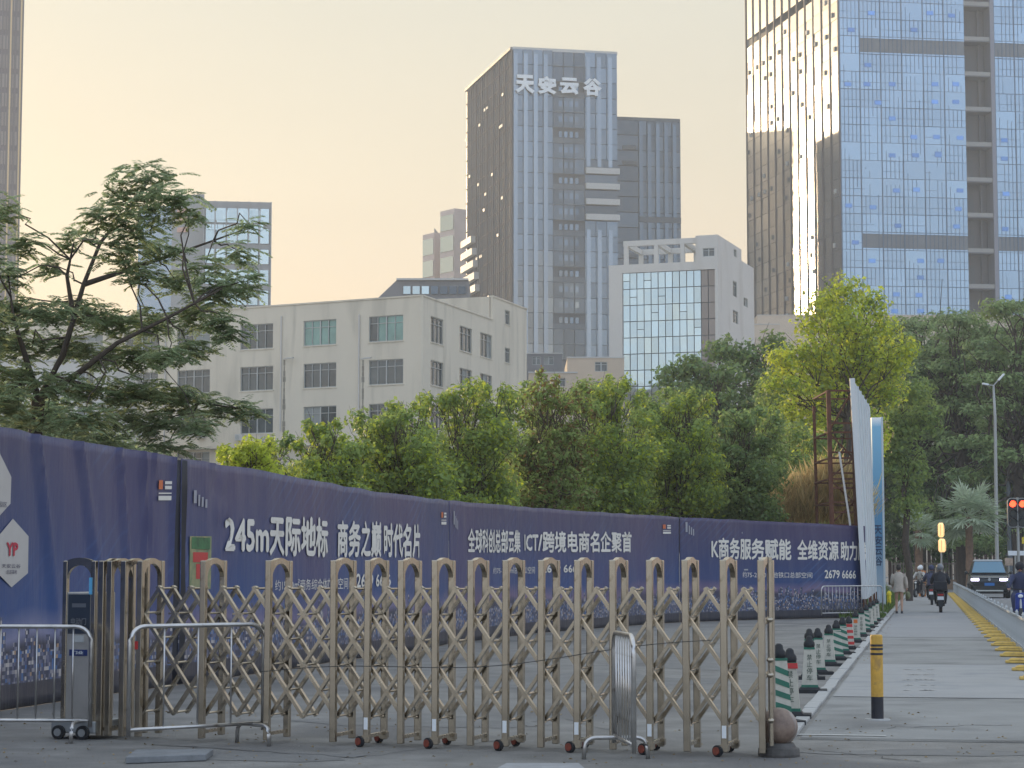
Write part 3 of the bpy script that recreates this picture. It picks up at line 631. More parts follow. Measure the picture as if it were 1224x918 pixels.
# ---------------------------------------------------------------- stone ball and bollard
c = gnd(931, 904); o = empty('stone_ball', c, 'mottled brown granite ball on a dark round base beside the gate end post', 'stone ball')
m = MB(); m.ell((0,0,.235), .155, .155, .155, 32, 20); m.build('ball', sphere_m, o, smooth=True)
m = MB(); m.lathe([(.165,0), (.17,.02), (.165,.065), (.14,.075), (.12,.11), (.09,.11)], 28); m.build('base', mat('dark_granite', (.09,.085,.08), .7, var=.3, vscale=10, bump=.2), o)
c = gnd(1049, 861); o = empty('bollard', c, 'yellow bollard with black rings and black foot standing in the path', 'bollard')
r = .0615
m = MB(); m.lathe([(r,.235), (r,.835), (r-.006,.85), (0.001,.852)], 24); m.build('yellow_sleeve', yellow_p, o, smooth=False)
m = MB(); m.lathe([(r,.0), (r,.2345)], 24); m.build('black_foot', black_p, o)
for z in (.66, .71, .745): m = MB(); m.lathe([(r+.002,z-.011), (r+.002,z+.011)], 24); m.build('black_ring', black_p, o)
m = MB(); m.lathe([(.13,0), (.125,.012), (r,.014)], 20, (0,0,.004)); m.build('mortar_collar', kerb_m, o)
# ---------------------------------------------------------------- traffic delineators along the kerb
def delineator(px, py, kind, label, rz=0., h=.69, sc=1.0):
    c = gnd(px, py); o = empty('traffic_delineator', c, label, 'delineator', 'delineators in a row along the kerb', yaw+rz)
    m = MB(); m.box(-.15, .21, -.15, .15, 0, .045); m.taper(0, 0, .045, .07, .13, .13, .11, .11); m.build('rubber_base', rubber, o)
    zb, zt = .07, h-.14; wb, wt = .098, .062
    def wz(z): return wb+(wt-wb)*(z-zb)/(zt-zb)
    bodym = {'white': white_pl, 'green': white_pl, 'red': white_pl, 'diag': white_pl}[kind if kind in ('white','green','red','diag') else 'white']
    m = MB(); m.taper(0, 0, zb, zt, wb, wb*.8, wt, wt*.8); m.build('body', bodym, o)
    if kind != 'red':
        m = MB(); m.taper(0, 0, zb-.003, zb+.03, wb+.006, wb*.8+.006, wb+.001, wb*.8+.003); m.build('green_band', green_pl, o)
        m = MB(); m.taper(0, 0, zt-.022, zt+.004, wz(zt-.022)+.004, wz(zt-.022)*.8+.004, wt+.004, wt*.8+.004); m.build('green_band', green_pl, o)
    def fpt(x, z, off=.004):             # on the front face; x in -1..1
        w_ = wz(z); return (x*w_, -w_*.8-off, z)
    if kind == 'diag':
        for k in range(4):
            z0 = zb+.05+k*.115; m = MB(); z1 = min(zt-.04, z0+.06)
            m.add([fpt(-1,min(zt-.04,z0+.055)), fpt(1,z0), fpt(1,min(zt-.04,z0+.055)), fpt(-1,min(zt-.04,z0+.11))], [(0,1,2,3)]); m.build('green_stripe', green_pl, o)
    elif kind == 'red':
        for k in range(4):
            z0 = zb+.02+k*.11; m = MB(); m.taper(0, 0, z0, z0+.055, wz(z0)+.003, wz(z0)*.8+.003, wz(z0+.055)+.003, wz(z0+.055)*.8+.003); m.build('red_band', red_pl, o)
    else:
        zz0, zz1 = zb+.08, zt-.07
        if kind == 'orange': 
            m = MB(); m.add([fpt(-.6,zt-.12), fpt(.6,zt-.12), fpt(.6,zt-.045), fpt(-.6,zt-.045)], [(0,1,2,3)]); m.build('orange_sign', orange_pl, o); zz1 = zt-.15
        for ci, ch in enumerate('禁止停车'):
            a = zz1-(ci+1)*(zz1-zz0)/4; b = zz1-ci*(zz1-zz0)/4-.012
            print_text(ch, lambda u, v: fpt(-.42+.84*u, a+(b-a)*v), 'lettering', dark_green, o, .01, world=False)
    m = MB(); m.lathe([(wt*1.02,0), (wt*1.12,.03), (wt*1.05,.06), (wt*.72,.085), (wt*.62,.12), (wt*.3,.138), (.004,.14)], 10, (0,0,zt+.004)); m.build('cap', rubber, o, smooth=True)
    return o
dark_green = mat('dark_green_print', (.03,.07,.05), .6)
DL = [(932,866,'diag','green and white slanted stripe delineator behind the stone ball, nearest the gate end',.5,.78),
 (945,858,'red2','white delineator with a red collar just right of the striped one behind the stone ball',.0,.70),
 (968,828,'white','white delineator with dark characters and green rims, third from the gate end',.05,.69),
 (968,812,'orange','white delineator with an orange square over its characters',.0,.69),
 (978,806,'white','white delineator half hidden by the one with the orange square',.1,.66),
 (991,796,'white','white delineator standing alone just left of the green striped pair',.0,.64),
 (1000,789,'diag','first green striped delineator of the pair in mid row',.4,.66),
 (1007.5,782,'diag','second green striped delineator, next to the red striped one',.2,.66),
 (1015,776,'red','only red and white banded delineator, in mid row',.0,.62),
 (1023,768,'orange','pale delineator with rusty red print just beyond the red banded one',.0,.66),
 (1030,761,'white','white delineator two places beyond the red banded one',.0,.66),
 (1035.5,755.5,'diag','far striped delineator level with the foot of the billboard',.1,.66),
 (1040,750.5,'white','white delineator third from the far end of the row',.0,.66),
 (1044,746.5,'white','white delineator second from the far end of the row',.0,.66),
 (1048,742.5,'green','farthest delineator, at the corner of the grass verge',.0,.66)]
for px, py, kd, lb, rz, h in DL:
    o = delineator(px, py, kd, lb, rz+random.uniform(-.06,.06), h)
    if kd == 'red2': m = MB(); m.taper(0,0,.50,.555,.080,.066,.074,.06); m.build('red_collar', red_pl, o)
# ---------------------------------------------------------------- pedestrian railing beside the path, on yellow rubber feet
rail_m = mat('railing_grey', (.42,.44,.44), .45, .2, var=.12, vscale=5)
def railing_panel(s, first=None):
    p = rp(s, WR+.16)
    if first: c_ = copy_tree(first); c_.location = p; return c_
    o = empty('railing_panel', p, 'grey railing panel', 'railing', 'grey railing panels dividing the path from the road', yaw)
    Lp = 2.6
    for y in (0, ): m = MB(); m.box(-.025,.025,y-.025,y+.025,0,.72); m.build('post', rail_m, o); m = MB(); m.taper(0,y,.72,.77,.03,.03,.006,.006); m.build('post_cap', rail_m, o)
    m = MB(); m.box(-.02,.02,.025,Lp-.025,.63,.67); m.build('rail', rail_m, o); m = MB(); m.box(-.02,.02,.025,Lp-.025,.14,.17); m.build('rail', rail_m, o)
    b0 = None
    for i in range(1, 13):
        y = Lp*i/13
        if b0 is None: m = MB(); m.box(-.008,.008,-.008,.008,.17,.63); b0 = m.build('bar', rail_m, o); b0.location = (0,y,0)
        else: inst(b0, o, (0,y,0))
    for y in (.0,):
        m = MB(); m.taper(-.14, y, 0.012, .05, .27, .15, .26, .14); m.taper(-.14, y, .055, .09, .22, .12, .17, .08); m.build('yellow_foot', yellow_r, o, bevel=.01)
    return o
s0r = s_of(gnd(1217, 799).y)-.35-2.61*1
proto_r = None; names = ['nearest', 'second', 'third', 'fourth', 'fifth', 'sixth']
npan = int((s_of(136)-s0r)/2.61)
for i in range(npan):
    o = railing_panel(s0r+i*2.61, proto_r)
    if proto_r is None: proto_r = o
    k = i-1
    if k < 0: lb = 'grey railing panel on yellow rubber feet, just outside the right edge'
    elif k < 6: lb = '%s grey railing panel counted from the right edge of the photo' % names[k]
    elif k < 22: lb = 'grey railing panel on yellow feet further along the path'
    else: lb = 'small far grey railing panel near the end of the path'
    o['label'] = lb; o['group'] = {0:'railing panels outside the right edge'}.get(0) if k < 0 else ('near grey railing panels' if k < 6 else ('middle grey railing panels' if k < 22 else 'far grey railing panels'))
# ================================================================ buildings
def gmat(name, col, rough=.1, metal=.9, rv=.15, rvh=.0, nscale=None, wav=.0):       # reflective facade glass, each panel a little different
    m = bpy.data.materials.new(name); m.use_nodes = True; t = m.node_tree; b = t.nodes['Principled BSDF']; lk = t.links.new; nw = t.nodes.new
    oi = nw('ShaderNodeObjectInfo'); mr_ = nw('ShaderNodeMapRange'); lk(oi.outputs['Random'], mr_.inputs[0]); mr_.inputs[3].default_value = 1-rv; mr_.inputs[4].default_value = 1+rv
    h = nw('ShaderNodeHueSaturation'); h.inputs['Color'].default_value = (*col, 1); lk(mr_.outputs[0], h.inputs['Value']); lk(h.outputs[0], b.inputs['Base Color'])
    b.inputs['Roughness'].default_value = rough; b.inputs['Metallic'].default_value = metal
    if wav:
        tcg = nw('ShaderNodeNewGeometry'); n = nw('ShaderNodeTexNoise'); n.inputs['Scale'].default_value = nscale; n.inputs['Detail'].default_value = 2; lk(tcg.outputs['Position'], n.inputs['Vector'])
        bp = nw('ShaderNodeBump'); bp.inputs['Strength'].default_value = wav; bp.inputs['Distance'].default_value = .3; lk(n.outputs[0], bp.inputs['Height']); lk(bp.outputs[0], b.inputs['Normal'])
    return m
g_blue = gmat('pale_blue_glass', (.29,.405,.52), .16, .9, .10, wav=.10, nscale=.35)
g_blue2 = gmat('blue_glass', (.14,.30,.62), .2, .7, .25)
g_side = gmat('bronze_glass', (.42,.41,.41), .26, .9, .12, wav=.06, nscale=.3)
g_mid = gmat('blue_grey_glass', (.145,.19,.235), .15, .9, .20, wav=.05, nscale=.3)
g_fin = gmat('light_fin', (.26,.32,.38), .25, .85, .10)
g_dark = gmat('dark_glass', (.09,.115,.14), .2, .8, .25)
g_pale = gmat('pale_glass', (.50,.60,.62), .10, .85, .12, wav=.15, nscale=.5)
g_brown = gmat('brown_grey_glass', (.24,.21,.19), .35, .6, .15, wav=.05, nscale=.3)
m_mull = mat('dark_mullion', (.10,.15,.22), .8, 0., spec=.1); m_mull2 = mat('slate_mullion', (.13,.15,.17), .5, .4)
m_band = mat('grey_louvre', (.15,.17,.19), .6, .3, var=.1, vscale=.4); m_conc = mat('tower_grey', (.20,.20,.205), .7, var=.06, vscale=.05); m_core = mat('tower_core', (.10,.11,.12), .7)
m_bronze = mat('bronze_fin', (.17,.15,.15), .35, .8); m_light = mat('light_panel', (.50,.50,.48), .6, var=.06, vscale=.1)
m_pinkrefl = mat('pink_reflection', (.60,.50,.46), .7, var=.1, vscale=.2); m_letter = mat('sign_letter', (.72,.76,.78), .4)  # pinkish tone is the far towers' glass reflection, painted as wall colour
m_finb = mat('brown_fin', (.13,.135,.145), .9, 0., spec=0.1); m_finc = mat('grey_fin', (.13,.12,.12), .9, 0., spec=.1)
m_dkc = mat('recess_grey', (.12,.12,.13), .8); m_band2 = mat('parapet_grey', (.27,.27,.26), .7)
m_cgrey = mat('pale_tower_grey', (.34,.35,.35), .7)
m_darkfin = mat('dark_fin', (.11,.095,.095), .6, 0., spec=.2)
UNIT = {}
def unit_panel(key, m, t=.08, inset=.06):
    if key not in UNIT:
        mb = MB(); a = inset; mb.box(0, 1, -t, 0, 0, 1); o = mb.build('glass_panel', m); UNIT[key] = o.data; bpy.data.objects.remove(o)
    return UNIT[key]
def panel(F, root, u0, u1, z0, z1, m, name='glass_panel', off=.12, tilt=.0, gap=.05):
    me = unit_panel(m.name, m); o = bpy.data.objects.new(name, me); COL.objects.link(o); o.parent = root
    p = F.P(u0+gap, z0+gap, off)-worg(root); o.location = p; o.scale = (u1-u0-2*gap, 1, z1-z0-2*gap)
    o.rotation_euler = (random.gauss(0, tilt), 0, math.atan2(F.d.y, F.d.x)+random.gauss(0, tilt)); return o
def prism_block(name, m, root, quad, z0, z1):      # quad of ground points
    mb = MB(); mb.hexa([(p[0],p[1],z0) for p in quad]+[(p[0],p[1],z1) for p in quad]); return mb.build(name, m, root, True)
def fpart(F, root, name, m, *boxes):
    mb = MB()
    for b in boxes: mb.fbox(F, *b)
    return mb.build(name, m, root, True)
# ---------------------------------------------------------------- right tower
C = at(1005, 190, 500); Ff = Face(C, (.99,.14)); Fs = Face(C, (-.225,.974))
tw = empty('glass_tower', (C.x, C.y, 0), 'tall pale blue glass tower cut off by the top and right edges of the photo', 'tower')
fu = lambda px, py=190: Ff.uz(px, py)[0]; fz = lambda py, px=1030: Ff.uz(px, py)[1]
ZT = 185; W_ = fu(1300)
B = [Ff.P(0,0,0), Ff.P(W_,0,0), Ff.P(W_,0,-60), Fs.P(67,0,0)]
zb1 = fz(64.5); FH = (zb1-fz(298.5))/11
zs = [zb1+k*FH for k in range(-17, 20)]
xs = [0]+[fu(p) for p in (1029,1054,1079.5,1105,1130,1155)]
xr = [fu(1190.5)]; 
while xr[-1] < W_-5.2: xr.append(xr[-1]+5.15)
re0, re1 = xs[-1], fu(1186)
# core behind the glass, with the recess cut between
core = MB(); core.fbox(Ff, 0.02, re0, 0, ZT, -30, -.02); core.fbox(Ff, re1, W_, 0, ZT, -30, -.02); core.fbox(Ff, re0, re1, 0, ZT, -30, -4.5)
q = [Ff.P(.02,0,-30), Ff.P(W_,0,-30), Ff.P(W_,0,-60), Fs.P(67,0,.0)-Fs.n*.05]; core.hexa([(p.x,p.y,0) for p in q]+[(p.x,p.y,ZT) for p in q])
core.build('core', m_core, tw, True)
bandrows = {0, -11}
def skipband(z, u): return any(abs(z-(zb1+k*FH)) < .1 for k in bandrows) and u >= xs[1]-.1
vis0, vis1 = fz(395), fz(-2)
npn = 0
for z0, z1 in zip(zs, zs[1:]):
    if z1 < vis0 or z0 > vis1: continue
    for arr in (xs, xr):
        for a, b in zip(arr, arr[1:]):
            if skipband(z0, a):
                fpart(Ff, tw, 'louvre_band', m_band, (a+.03, b-.03, z0+.5, z1-.5, .0, .10)); panel(Ff, tw, a, b, z0, z0+.5, g_blue, tilt=.002); panel(Ff, tw, a, b, z1-.5, z1, g_blue, tilt=.002)
            else: panel(Ff, tw, a, b, z0, z1, g_blue, tilt=.0045)
lo = [z for z in zs if z < vis0][-1]; hi = [z for z in zs if z > vis1][0]
for a, b in ((xs[0], xs[-1]), (xr[0], xr[-1])):
    fpart(Ff, tw, 'upper_glazing', g_blue, (a, b, hi, ZT, 0, .1)); fpart(Ff, tw, 'lower_glazing', g_blue, (a, b, 0, lo, 0, .1))
mu = MB(); rs = random.Random(3)
for arr in (xs, xr):
    for i, (a, b) in enumerate(zip(arr, arr[1:])):
        mu.fbox(Ff, a-.13, a+.13, lo, hi, .1, .30)
        for k in (1, 2, 3, 4):
            x = a+(b-a)*k/5; z = lo
            while z < hi:
                ln = rs.choice([3,5,8,12])*FH/2
                if rs.random() < .85: mu.fbox(Ff, x-.07, x+.07, z, min(hi, z+ln), .12, .22)
                z += ln
        z = lo
        while z < hi:
            for f_, w2 in ((0, .09), (.4, .045)):
                if skipband(min(zs, key=lambda q: abs(q-z)), a) and f_ > 0: continue
                if rs.random() < .93: mu.fbox(Ff, a, b, z+f_*FH-w2, z+f_*FH+w2, .12, .21)
            z += FH
mo = mu.build('mullions', m_mull, tw, True); mo['kind'] = 'stuff'
# opened blue vents in the facade
for (x, y) in [(1013,101),(1036,101),(1066,101),(1117,101),(1142,101),(1117,122),(1142,122),(1092,164),(1119,164),(1147,165),(1066,186),(1094,186),(1121,184),(1071,228),(1095,227),(1147,228),(1043,248),(1145,250),(1014,246),(1073,270),(1143,271),(1022,290),(1042,312),(1100,312),(1124,312),(1100,332),(1071,352),(1098,353),(1069,372),(1100,372),(1200,168),(1200,190),(1202,232),(1201,274),(1205,355),(1041,16),(1111,16),(1137,19),(1017,36),(1092,36),(1037,78),(1066,142),(1121,186),(1049,123)]:
    u, z = Ff.uz(x, y); panel(Ff, tw, u-.85, u+.85, z-.5, z+.5, g_blue2, 'vent_window', .24, .02, 0)
# recess with balconies
fpart(Ff, tw, 'recess_wall', m_dkc, (re0, re1, 0, ZT, -4.5, -4.3)); fpart(Ff, tw, 'side_pier', mat('pier_grey', (.20,.21,.25), .5, .3), (re1-.02, xr[0]-.02, 0, ZT, -4, .35))
for k in range(-17, 20, 2):
    z = zb1+k*FH-.3
    if z < 20 or z > 160: continue
    fpart(Ff, tw, 'balcony', m_dkc, (re0+.02, re1-.1, z, z+.35, -4.3, .1)); fpart(Ff, tw, 'balcony_parapet', m_band2, (re0+.02, re1-.1, z+.3, z+1.25, -.1, .12))
    fpart(Ff, tw, 'balcony_door', m_core, (re0+1.6, re0+3.2, z+.5, z+6.5, -4.3, -4.2)); fpart(Ff, tw, 'balcony_post', m_dkc, (re0+4.6, re0+5.2, z+.35, z+2*FH, -3.6, -3.0))
# left face: vertical fins
sx = [67*i/12 for i in range(13)]
for z0, z1 in zip(zs, zs[1:]):
    if z1 < fz(390) or z0 > vis1+2: continue
    for a, b in zip(sx, sx[1:]):
        o = panel(Fs, tw, a, b, z0, z1, g_side, off=.0, tilt=.006); o.rotation_euler = (o.rotation_euler.x, 0, math.atan2(Fs.d.y, Fs.d.x)+random.gauss(0,.006)); o.scale.y = -1; o.location = Fs.P(a+.05, z0+.05, 0)-worg(tw)+Vector((-.10,0,0))
fn_ = MB()
for i, a in enumerate(sx): 
    f1 = fpart(Fs, tw, 'vertical_fin', m_darkfin, (a-.20, a+.20, 0, ZT, -.38, 0))
rs = random.Random(5)
slit = MB()
for z0 in zs:
    for a in sx[:-1]:
        if rs.random() < .30: 
            f_ = rs.random()*3; fpart(Fs, tw, 'vent_window', m_light if rs.random() < .4 else g_dark, (a+1+f_, a+1.9+f_, z0+1, z0+2.1, -.5, -.1)) if vis0 < z0 < vis1 else None
fpart(Fs, tw, 'lower_glazing', g_side, (0,67,0,fz(392),-.12,0)); fpart(Fs, tw, 'upper_glazing', g_side, (0,67,vis1+6,ZT,-.12,0))
# ---------------------------------------------------------------- central tower
C = at(613, 200, 520); F1 = Face(C, (.98,.2)); F2 = Face(C, (-.26,.966))
u1 = F1.uz(737.5, 100)[0]; zt = F1.uz(613, 58)[1]; sl = F2.uz(558, 150)[0]
ct = empty('office_tower', (C.x, C.y, 0), 'dark grey office tower carrying large pale roof letters, in the middle of the photo', 'tower')
cu_ = lambda px, py=300: F1.uz(px, py)[0]; cz = lambda py, px=640: F1.uz(px, py)[1]
q = [F1.P(.05,0,-.1), F1.P(u1-.05,0,-.1), F1.P(u1-.05,0,-sl), F2.P(sl,0,.1)]
prism_block('core', m_core, ct, q, 0, zt-.3)
FH2 = 19*520/2500; ca, cb = cu_(661), cu_(699)
st = [ca*i/4 for i in range(5)]; rt = [cb+(u1-cb)*i/3 for i in range(4)]; md = [ca+(cb-ca)*i/3 for i in range(4)]
zz = [zt-FH2*i for i in range(0, 22)]
for k, (z1, z0) in enumerate(zip(zz, zz[1:])):
    for a, b in zip(st, st[1:]): panel(F1, ct, a, b, z0, z1, g_mid, tilt=.004, gap=.07)
    for j, (a, b) in enumerate(zip(md, md[1:])):
        if k >= 2 and k % 3 == 2: fpart(F1, ct, 'recessed_balcony', m_band, (a+.05, b-.05, z0+.2, z0+1.3, -.6, .0))
        else: panel(F1, ct, a, b, z0, z1, g_dark, off=-.5+.5, tilt=.004, gap=.10)
    py_ = 58+19*(k+.5)
    if 200 < py_ < 262: fpart(F1, ct, 'balcony_band', m_light, (cb+.2, u1+.4, z0+.2, z0+1.7, 0, 1.0)); panel(F1, ct, cb, u1, z0+1.7, z1, g_dark, off=.05)
    else:
        for a, b in zip(rt, rt[1:]): panel(F1, ct, a, b, z0, z1, g_mid, tilt=.004, gap=.07)
for a, b in zip(st, st[1:]): w3 = (b-a); fpart(F1, ct, 'light_fin', g_fin, (a+w3*.06, a+w3*.46, 0, zt-1.2, .1, .45))
zR = cz(200, 715)
for a, b in zip(rt, rt[1:]): w3 = (b-a); fpart(F1, ct, 'light_fin', g_fin, (a+w3*.15, a+w3*.50, zR, zt-1.2, .1, .45)); fpart(F1, ct, 'light_fin', g_fin, (a+w3*.15, a+w3*.50, 0, cz(275, 715), .1, .45))
for k in range(0, 20):
    z = zt-FH2*k
    if k: mb = MB(); mb.fbox(F1, ca, cb, z-.12, z+.12, .05, .35); mb.build('spandrel', m_mull2, ct, True)
# small windows in the recessed middle
for k in range(3, 19):
    for j in range(4):
        u = ca+(cb-ca)*(.18+.17*j); z = zt-FH2*k+1.4; panel(F1, ct, u, u+.9, z, z+1.5, g_mid, 'window', .16, .01, 0)
fpart(F1, ct, 'parapet', m_light, (-.1, u1+.1, zt-.3, zt+.5, -.6, .12))
# left face
mb = MB(); mb.fbox(F2, 0, sl, 0, zt, -.10, .0); mb.build('side_glazing', mat('grey_side_glass', (.085,.10,.12), .5, 0., spec=.3), ct, True)
for i in range(0, 24):
    a = sl*i/24+.05; w3 = .22 if i % 3 else .4
    f_ = fpart(F2, ct, 'vertical_fin', m_finb if i % 2 else m_finc, (a, a+w3, 0, zt, -.32-.1*(i % 3 == 0), -.1))
for z in zz[1:]: fpart(F2, ct, 'floor_line', m_finc, (0, sl, z-.12, z+.12, -.25, -.1))
rs = random.Random(8)
for i in range(24):
    k = rs.randrange(1, 19); a = rs.random()*(sl-2.5); z = zt-FH2*k+rs.choice([1.2, 2.2]); fpart(F2, ct, 'vent_window', m_light, (a, a+1.6, z, z+.7, -.85, -.7))
for k in range(5):          # pale balconies stepping out at the far edge
    z = F2.uz(563, 290+k*15)[1]; fpart(F2, ct, 'corner_balcony', m_light, (sl-11-k*1.2, sl+.4, z-.9, z+.9, -1.6, -.2))
fpart(F2, ct, 'parapet', m_band, (0, sl, zt-.3, zt+.4, -.7, .2))
# letters
for ch, x0, x1, y0, y1 in (('天',615.5,638,90,113), ('安',642,664,92,114), ('云',668.5,690.5,93.5,114.5), ('谷',696,718,94,116)):
    a, zt_ = F1.uz(x0, y0); b, zb_ = F1.uz(x1, y1); v, f = text_pts(ch, .05); mb = MB()
    mb.add([F1.P(a+(b-a)*u, zb_+(zt_-zb_)*w, 1.1) for u, w in v], f); o = mb.build('sign_letter', m_letter, ct, True); so = o.modifiers.new('s', 'SOLIDIFY'); so.thickness = .35; so.offset = -1
# ---------------------------------------------------------------- annex tower
C = at(739, 250, 548); F1 = Face(C, (.985,.17)); u1 = F1.uz(813, 200)[0]; zt = F1.uz(745, 143)[1]
an = empty('annex_tower', (C.x, C.y, 0), 'lower dark grey glass tower joined to the right side of the lettered tower', 'tower')
q = [F1.P(-4,0,-.1), F1.P(u1-.05,0,-.1), F1.P(u1-.05,0,-36), F1.P(-4,0,-36)]; prism_block('core', m_core, an, q, 0, zt)
ua = F1.uz(763, 200)[0]; cols = [ua+(u1-ua)*i/5 for i in range(6)]
k = 0; z1 = zt
while z1 > F1.uz(780, 440)[1]:
    z0 = z1-FH2*1.05
    for a, b in zip(cols, cols[1:]): panel(F1, an, a, b, z0, z1, g_dark, tilt=.004, gap=.08)
    panel(F1, an, -1, ua, z0, z1, g_dark, tilt=.003, gap=.12)
    if k % 7 in (1, 2): fpart(F1, an, 'balcony_band', m_band, (1.2, ua-.6, z0+.3, z0+1.3, .1, .6))
    z1 = z0; k += 1
for a, b in zip(cols, cols[1:]):
    w3 = b-a; fpart(F1, an, 'light_fin', g_mid, (a+w3*.1, a+w3*.5, 0, zt-1, .12, .45))
    for zz_ in (zt-26, zt-52): fpart(F1, an, 'dark_band', m_mull2, (a, b, zz_-1.5, zz_, .46, .6))
fpart(F1, an, 'parapet', m_band, (-1, u1, zt-.2, zt+.7, -1, .3))
Fr = Face(F1.P(u1,0), (-F1.n.x, -F1.n.y)); fpart(Fr, an, 'side_glazing', g_dark, (0, 35, 0, zt, 0, .1))
# ---------------------------------------------------------------- generic gridded block
def grid_block(nm, label, px0, px1, pyt, Y, dirv, depth, fh, ncol, gm, wall, pyb, side=None, cat='building', fins=None, top_rows=None):
    C = at(px0, (pyt+pyb)/2, Y); F = Face(C, dirv); u1 = F.uz(px1, (pyt+pyb)/2)[0]; zt = F.uz(px0, pyt)[1]
    r = empty(nm, (C.x, C.y, 0), label, cat); q = [F.P(0,0,-.05), F.P(u1,0,-.05), F.P(u1,0,-depth), F.P(0,0,-depth)]; prism_block('wall', wall, r, q, 0, zt)
    z1 = zt-.8; zmin = F.uz(px0, pyb)[1]
    while z1 > zmin:
        z0 = z1-fh
        for i in range(ncol): a = .3+(u1-.6)*i/ncol; b = .3+(u1-.6)*(i+1)/ncol; panel(F, r, a, b, z0+fh*.12, z1-fh*.12, gm, 'window', .1, .004, .12)
        z1 = z0
    if fins:
        for i in range(fins+1): a = u1*i/fins; fpart(F, r, 'vertical_fin', wall, (a-.12, a+.12, 0, zt, 0, .5))
    return r, F, u1, zt
# sliver tower at the left edge
r, F, u1, zt = grid_block('striped_tower', 'brown and gold striped tower cut off by the left edge of the photo', -40, 25.5, -60, 420, (.965,.262), 30, 4.0, 8, g_brown, m_bronze, 330, fins=16)
Fr = Face(F.P(u1,0), (-F.n.x, -F.n.y)); fpart(Fr, r, 'side_glazing', g_side, (0, 29, 0, zt, 0, .1))
for i in (1, 4, 8, 12, 15): fpart(F, r, 'gold_strip', mat('gold_strip', (.55,.40,.22), .3, .8) if 'gold_strip' not in MATS else MATS['gold_strip'], (u1*i/16+.15, u1*i/16+.45, 0, zt, .1, .4))
# grey glass block behind the feathery tree
r, F, u1, zt = grid_block('grey_office_block', 'grey office block with pale top windows behind the feathery tree', 243, 323.5, 240, 420, (.99,.13), 25, 4.2, 6, g_pale, m_cgrey, 375, fins=6)
for x0, x1 in ((246,281), (285,315)):
    for y in (251, 268): a, z = F.uz(x0, y); b = F.uz(x1, y)[0]; n = 5; [panel(F, r, a+(b-a)*i/n, a+(b-a)*(i+1)/n, z-2.1 if y < 260 else z-1.2, z, g_pale, 'top_window', .3, .004, .05) for i in range(n)]
q = [at(205, 300, 424), at(243.5, 300, 422), at(243.5, 300, 445), at(205, 300, 447)]; q = [(p.x, p.y) for p in q]; prism_block('stair_tower', m_cgrey, r, q, 0, at(220, 232, 422).z)
q = [at(165, 300, 426), at(205, 300, 425), at(205, 300, 447), at(165, 300, 449)]; q = [(p.x, p.y) for p in q]; prism_block('glazed_wing', g_fin, r, q, 0, at(190, 245, 424).z)
Fx = Face(at(205,300,423.7), (at(243.5,300,421.7)-at(205,300,423.7)).to_2d()); 
for y in (250, 258, 272):
    a, z = Fx.uz(212, y); b = Fx.uz(224, y)[0]; fpart(Fx, r, 'pink_window', mat('pink_window', (.60,.36,.28), .3) if 'pink_window' not in MATS else MATS['pink_window'], (a, b, z-1.0, z, 0, .1))
# twin far glass towers, their pinkish reflection put into the wall colour
r, F, u1, zt = grid_block('far_pinkish_tower', 'slim reddish far tower with a glazed right side, the taller of two', 526, 543, 253, 640, (.6,-.8), 9, 6.5, 1, g_pale, m_pinkrefl, 340)
Fr = Face(F.P(u1,0), (-F.n.x+.35, -F.n.y)); 
C2 = F.P(u1,0); q = [C2, at(561,290,655), at(561,290,670), C2+Vector((0,16,0))]; prism_block('glazed_side', g_pale, r, [(p.x,p.y) for p in q], 0, zt-.5)
Fg = Face(C2, (at(561,290,655)-C2).to_2d()); z = zt-1
while z > 60: panel(Fg, r, .2, 2.4, z-5, z, g_pale, 'window', .1, .003); panel(Fg, r, 2.4, 4.6, z-5, z, g_pale, 'window', .1, .003); z -= 6.5
r, F, u1, zt = grid_block('far_pinkish_tower', 'slim reddish far tower, the lower of two at its left', 505, 519, 281, 660, (.6,-.8), 9, 7, 1, g_pale, m_pinkrefl, 340)
C2 = F.P(u1,0); q = [C2, at(527,290,672), at(527,290,680), C2+Vector((0,12,0))]; prism_block('dark_side', m_band, r, [(p.x,p.y) for p in q], 0, zt+1.5)
# low grey roof with slanted end behind the cream block
P_ = [at(450,357,300), at(560,357,300), at(560,333,300), at(474,335,300)]; C2 = P_[0]
r = empty('grey_pavilion', (C2.x, C2.y, 0), 'grey pavilion with slanted roof end rising behind the cream building', 'building')
mb = MB(); mb.hexa([(P_[0].x,300,10), (P_[1].x,300,10), (P_[1].x,318,10), (P_[0].x,318,10), (P_[3].x,300,P_[3].z), (P_[2].x,300,P_[2].z), (P_[2].x,318,P_[2].z), (P_[3].x,318,P_[3].z)])
mb.v = [(a, b, c) for a, b, c in mb.v]; mb.v[0] = (P_[0].x, 300, P_[0].z-.1); mb.v[3] = (P_[0].x, 318, P_[0].z-.1); mb.v[1] = (P_[1].x, 300, P_[0].z-4); mb.v[2] = (P_[1].x, 318, P_[0].z-4); mb.build('wall', m_conc, r, True)
q = [(P_[0].x,300.02), (P_[1].x,300.02), (P_[1].x,318), (P_[0].x,318)]; prism_block('lower_wall', m_conc, r, q, 0, P_[0].z-.1)
Fp = Face(P_[0], (1,0))
for i in range(7):
    a, z = Fp.uz(482+i*11, 342); b = Fp.uz(491+i*11, 342)[0]; panel(Fp, r, a, b, z-1.2, z, g_pale if i < 3 else g_dark, 'window', .12, .004, .03)
fpart(Fp, r, 'roof_edge', m_light, (Fp.uz(474,335)[0], Fp.uz(560,335)[0], P_[3].z-.02, P_[3].z+.25, -1, .4))
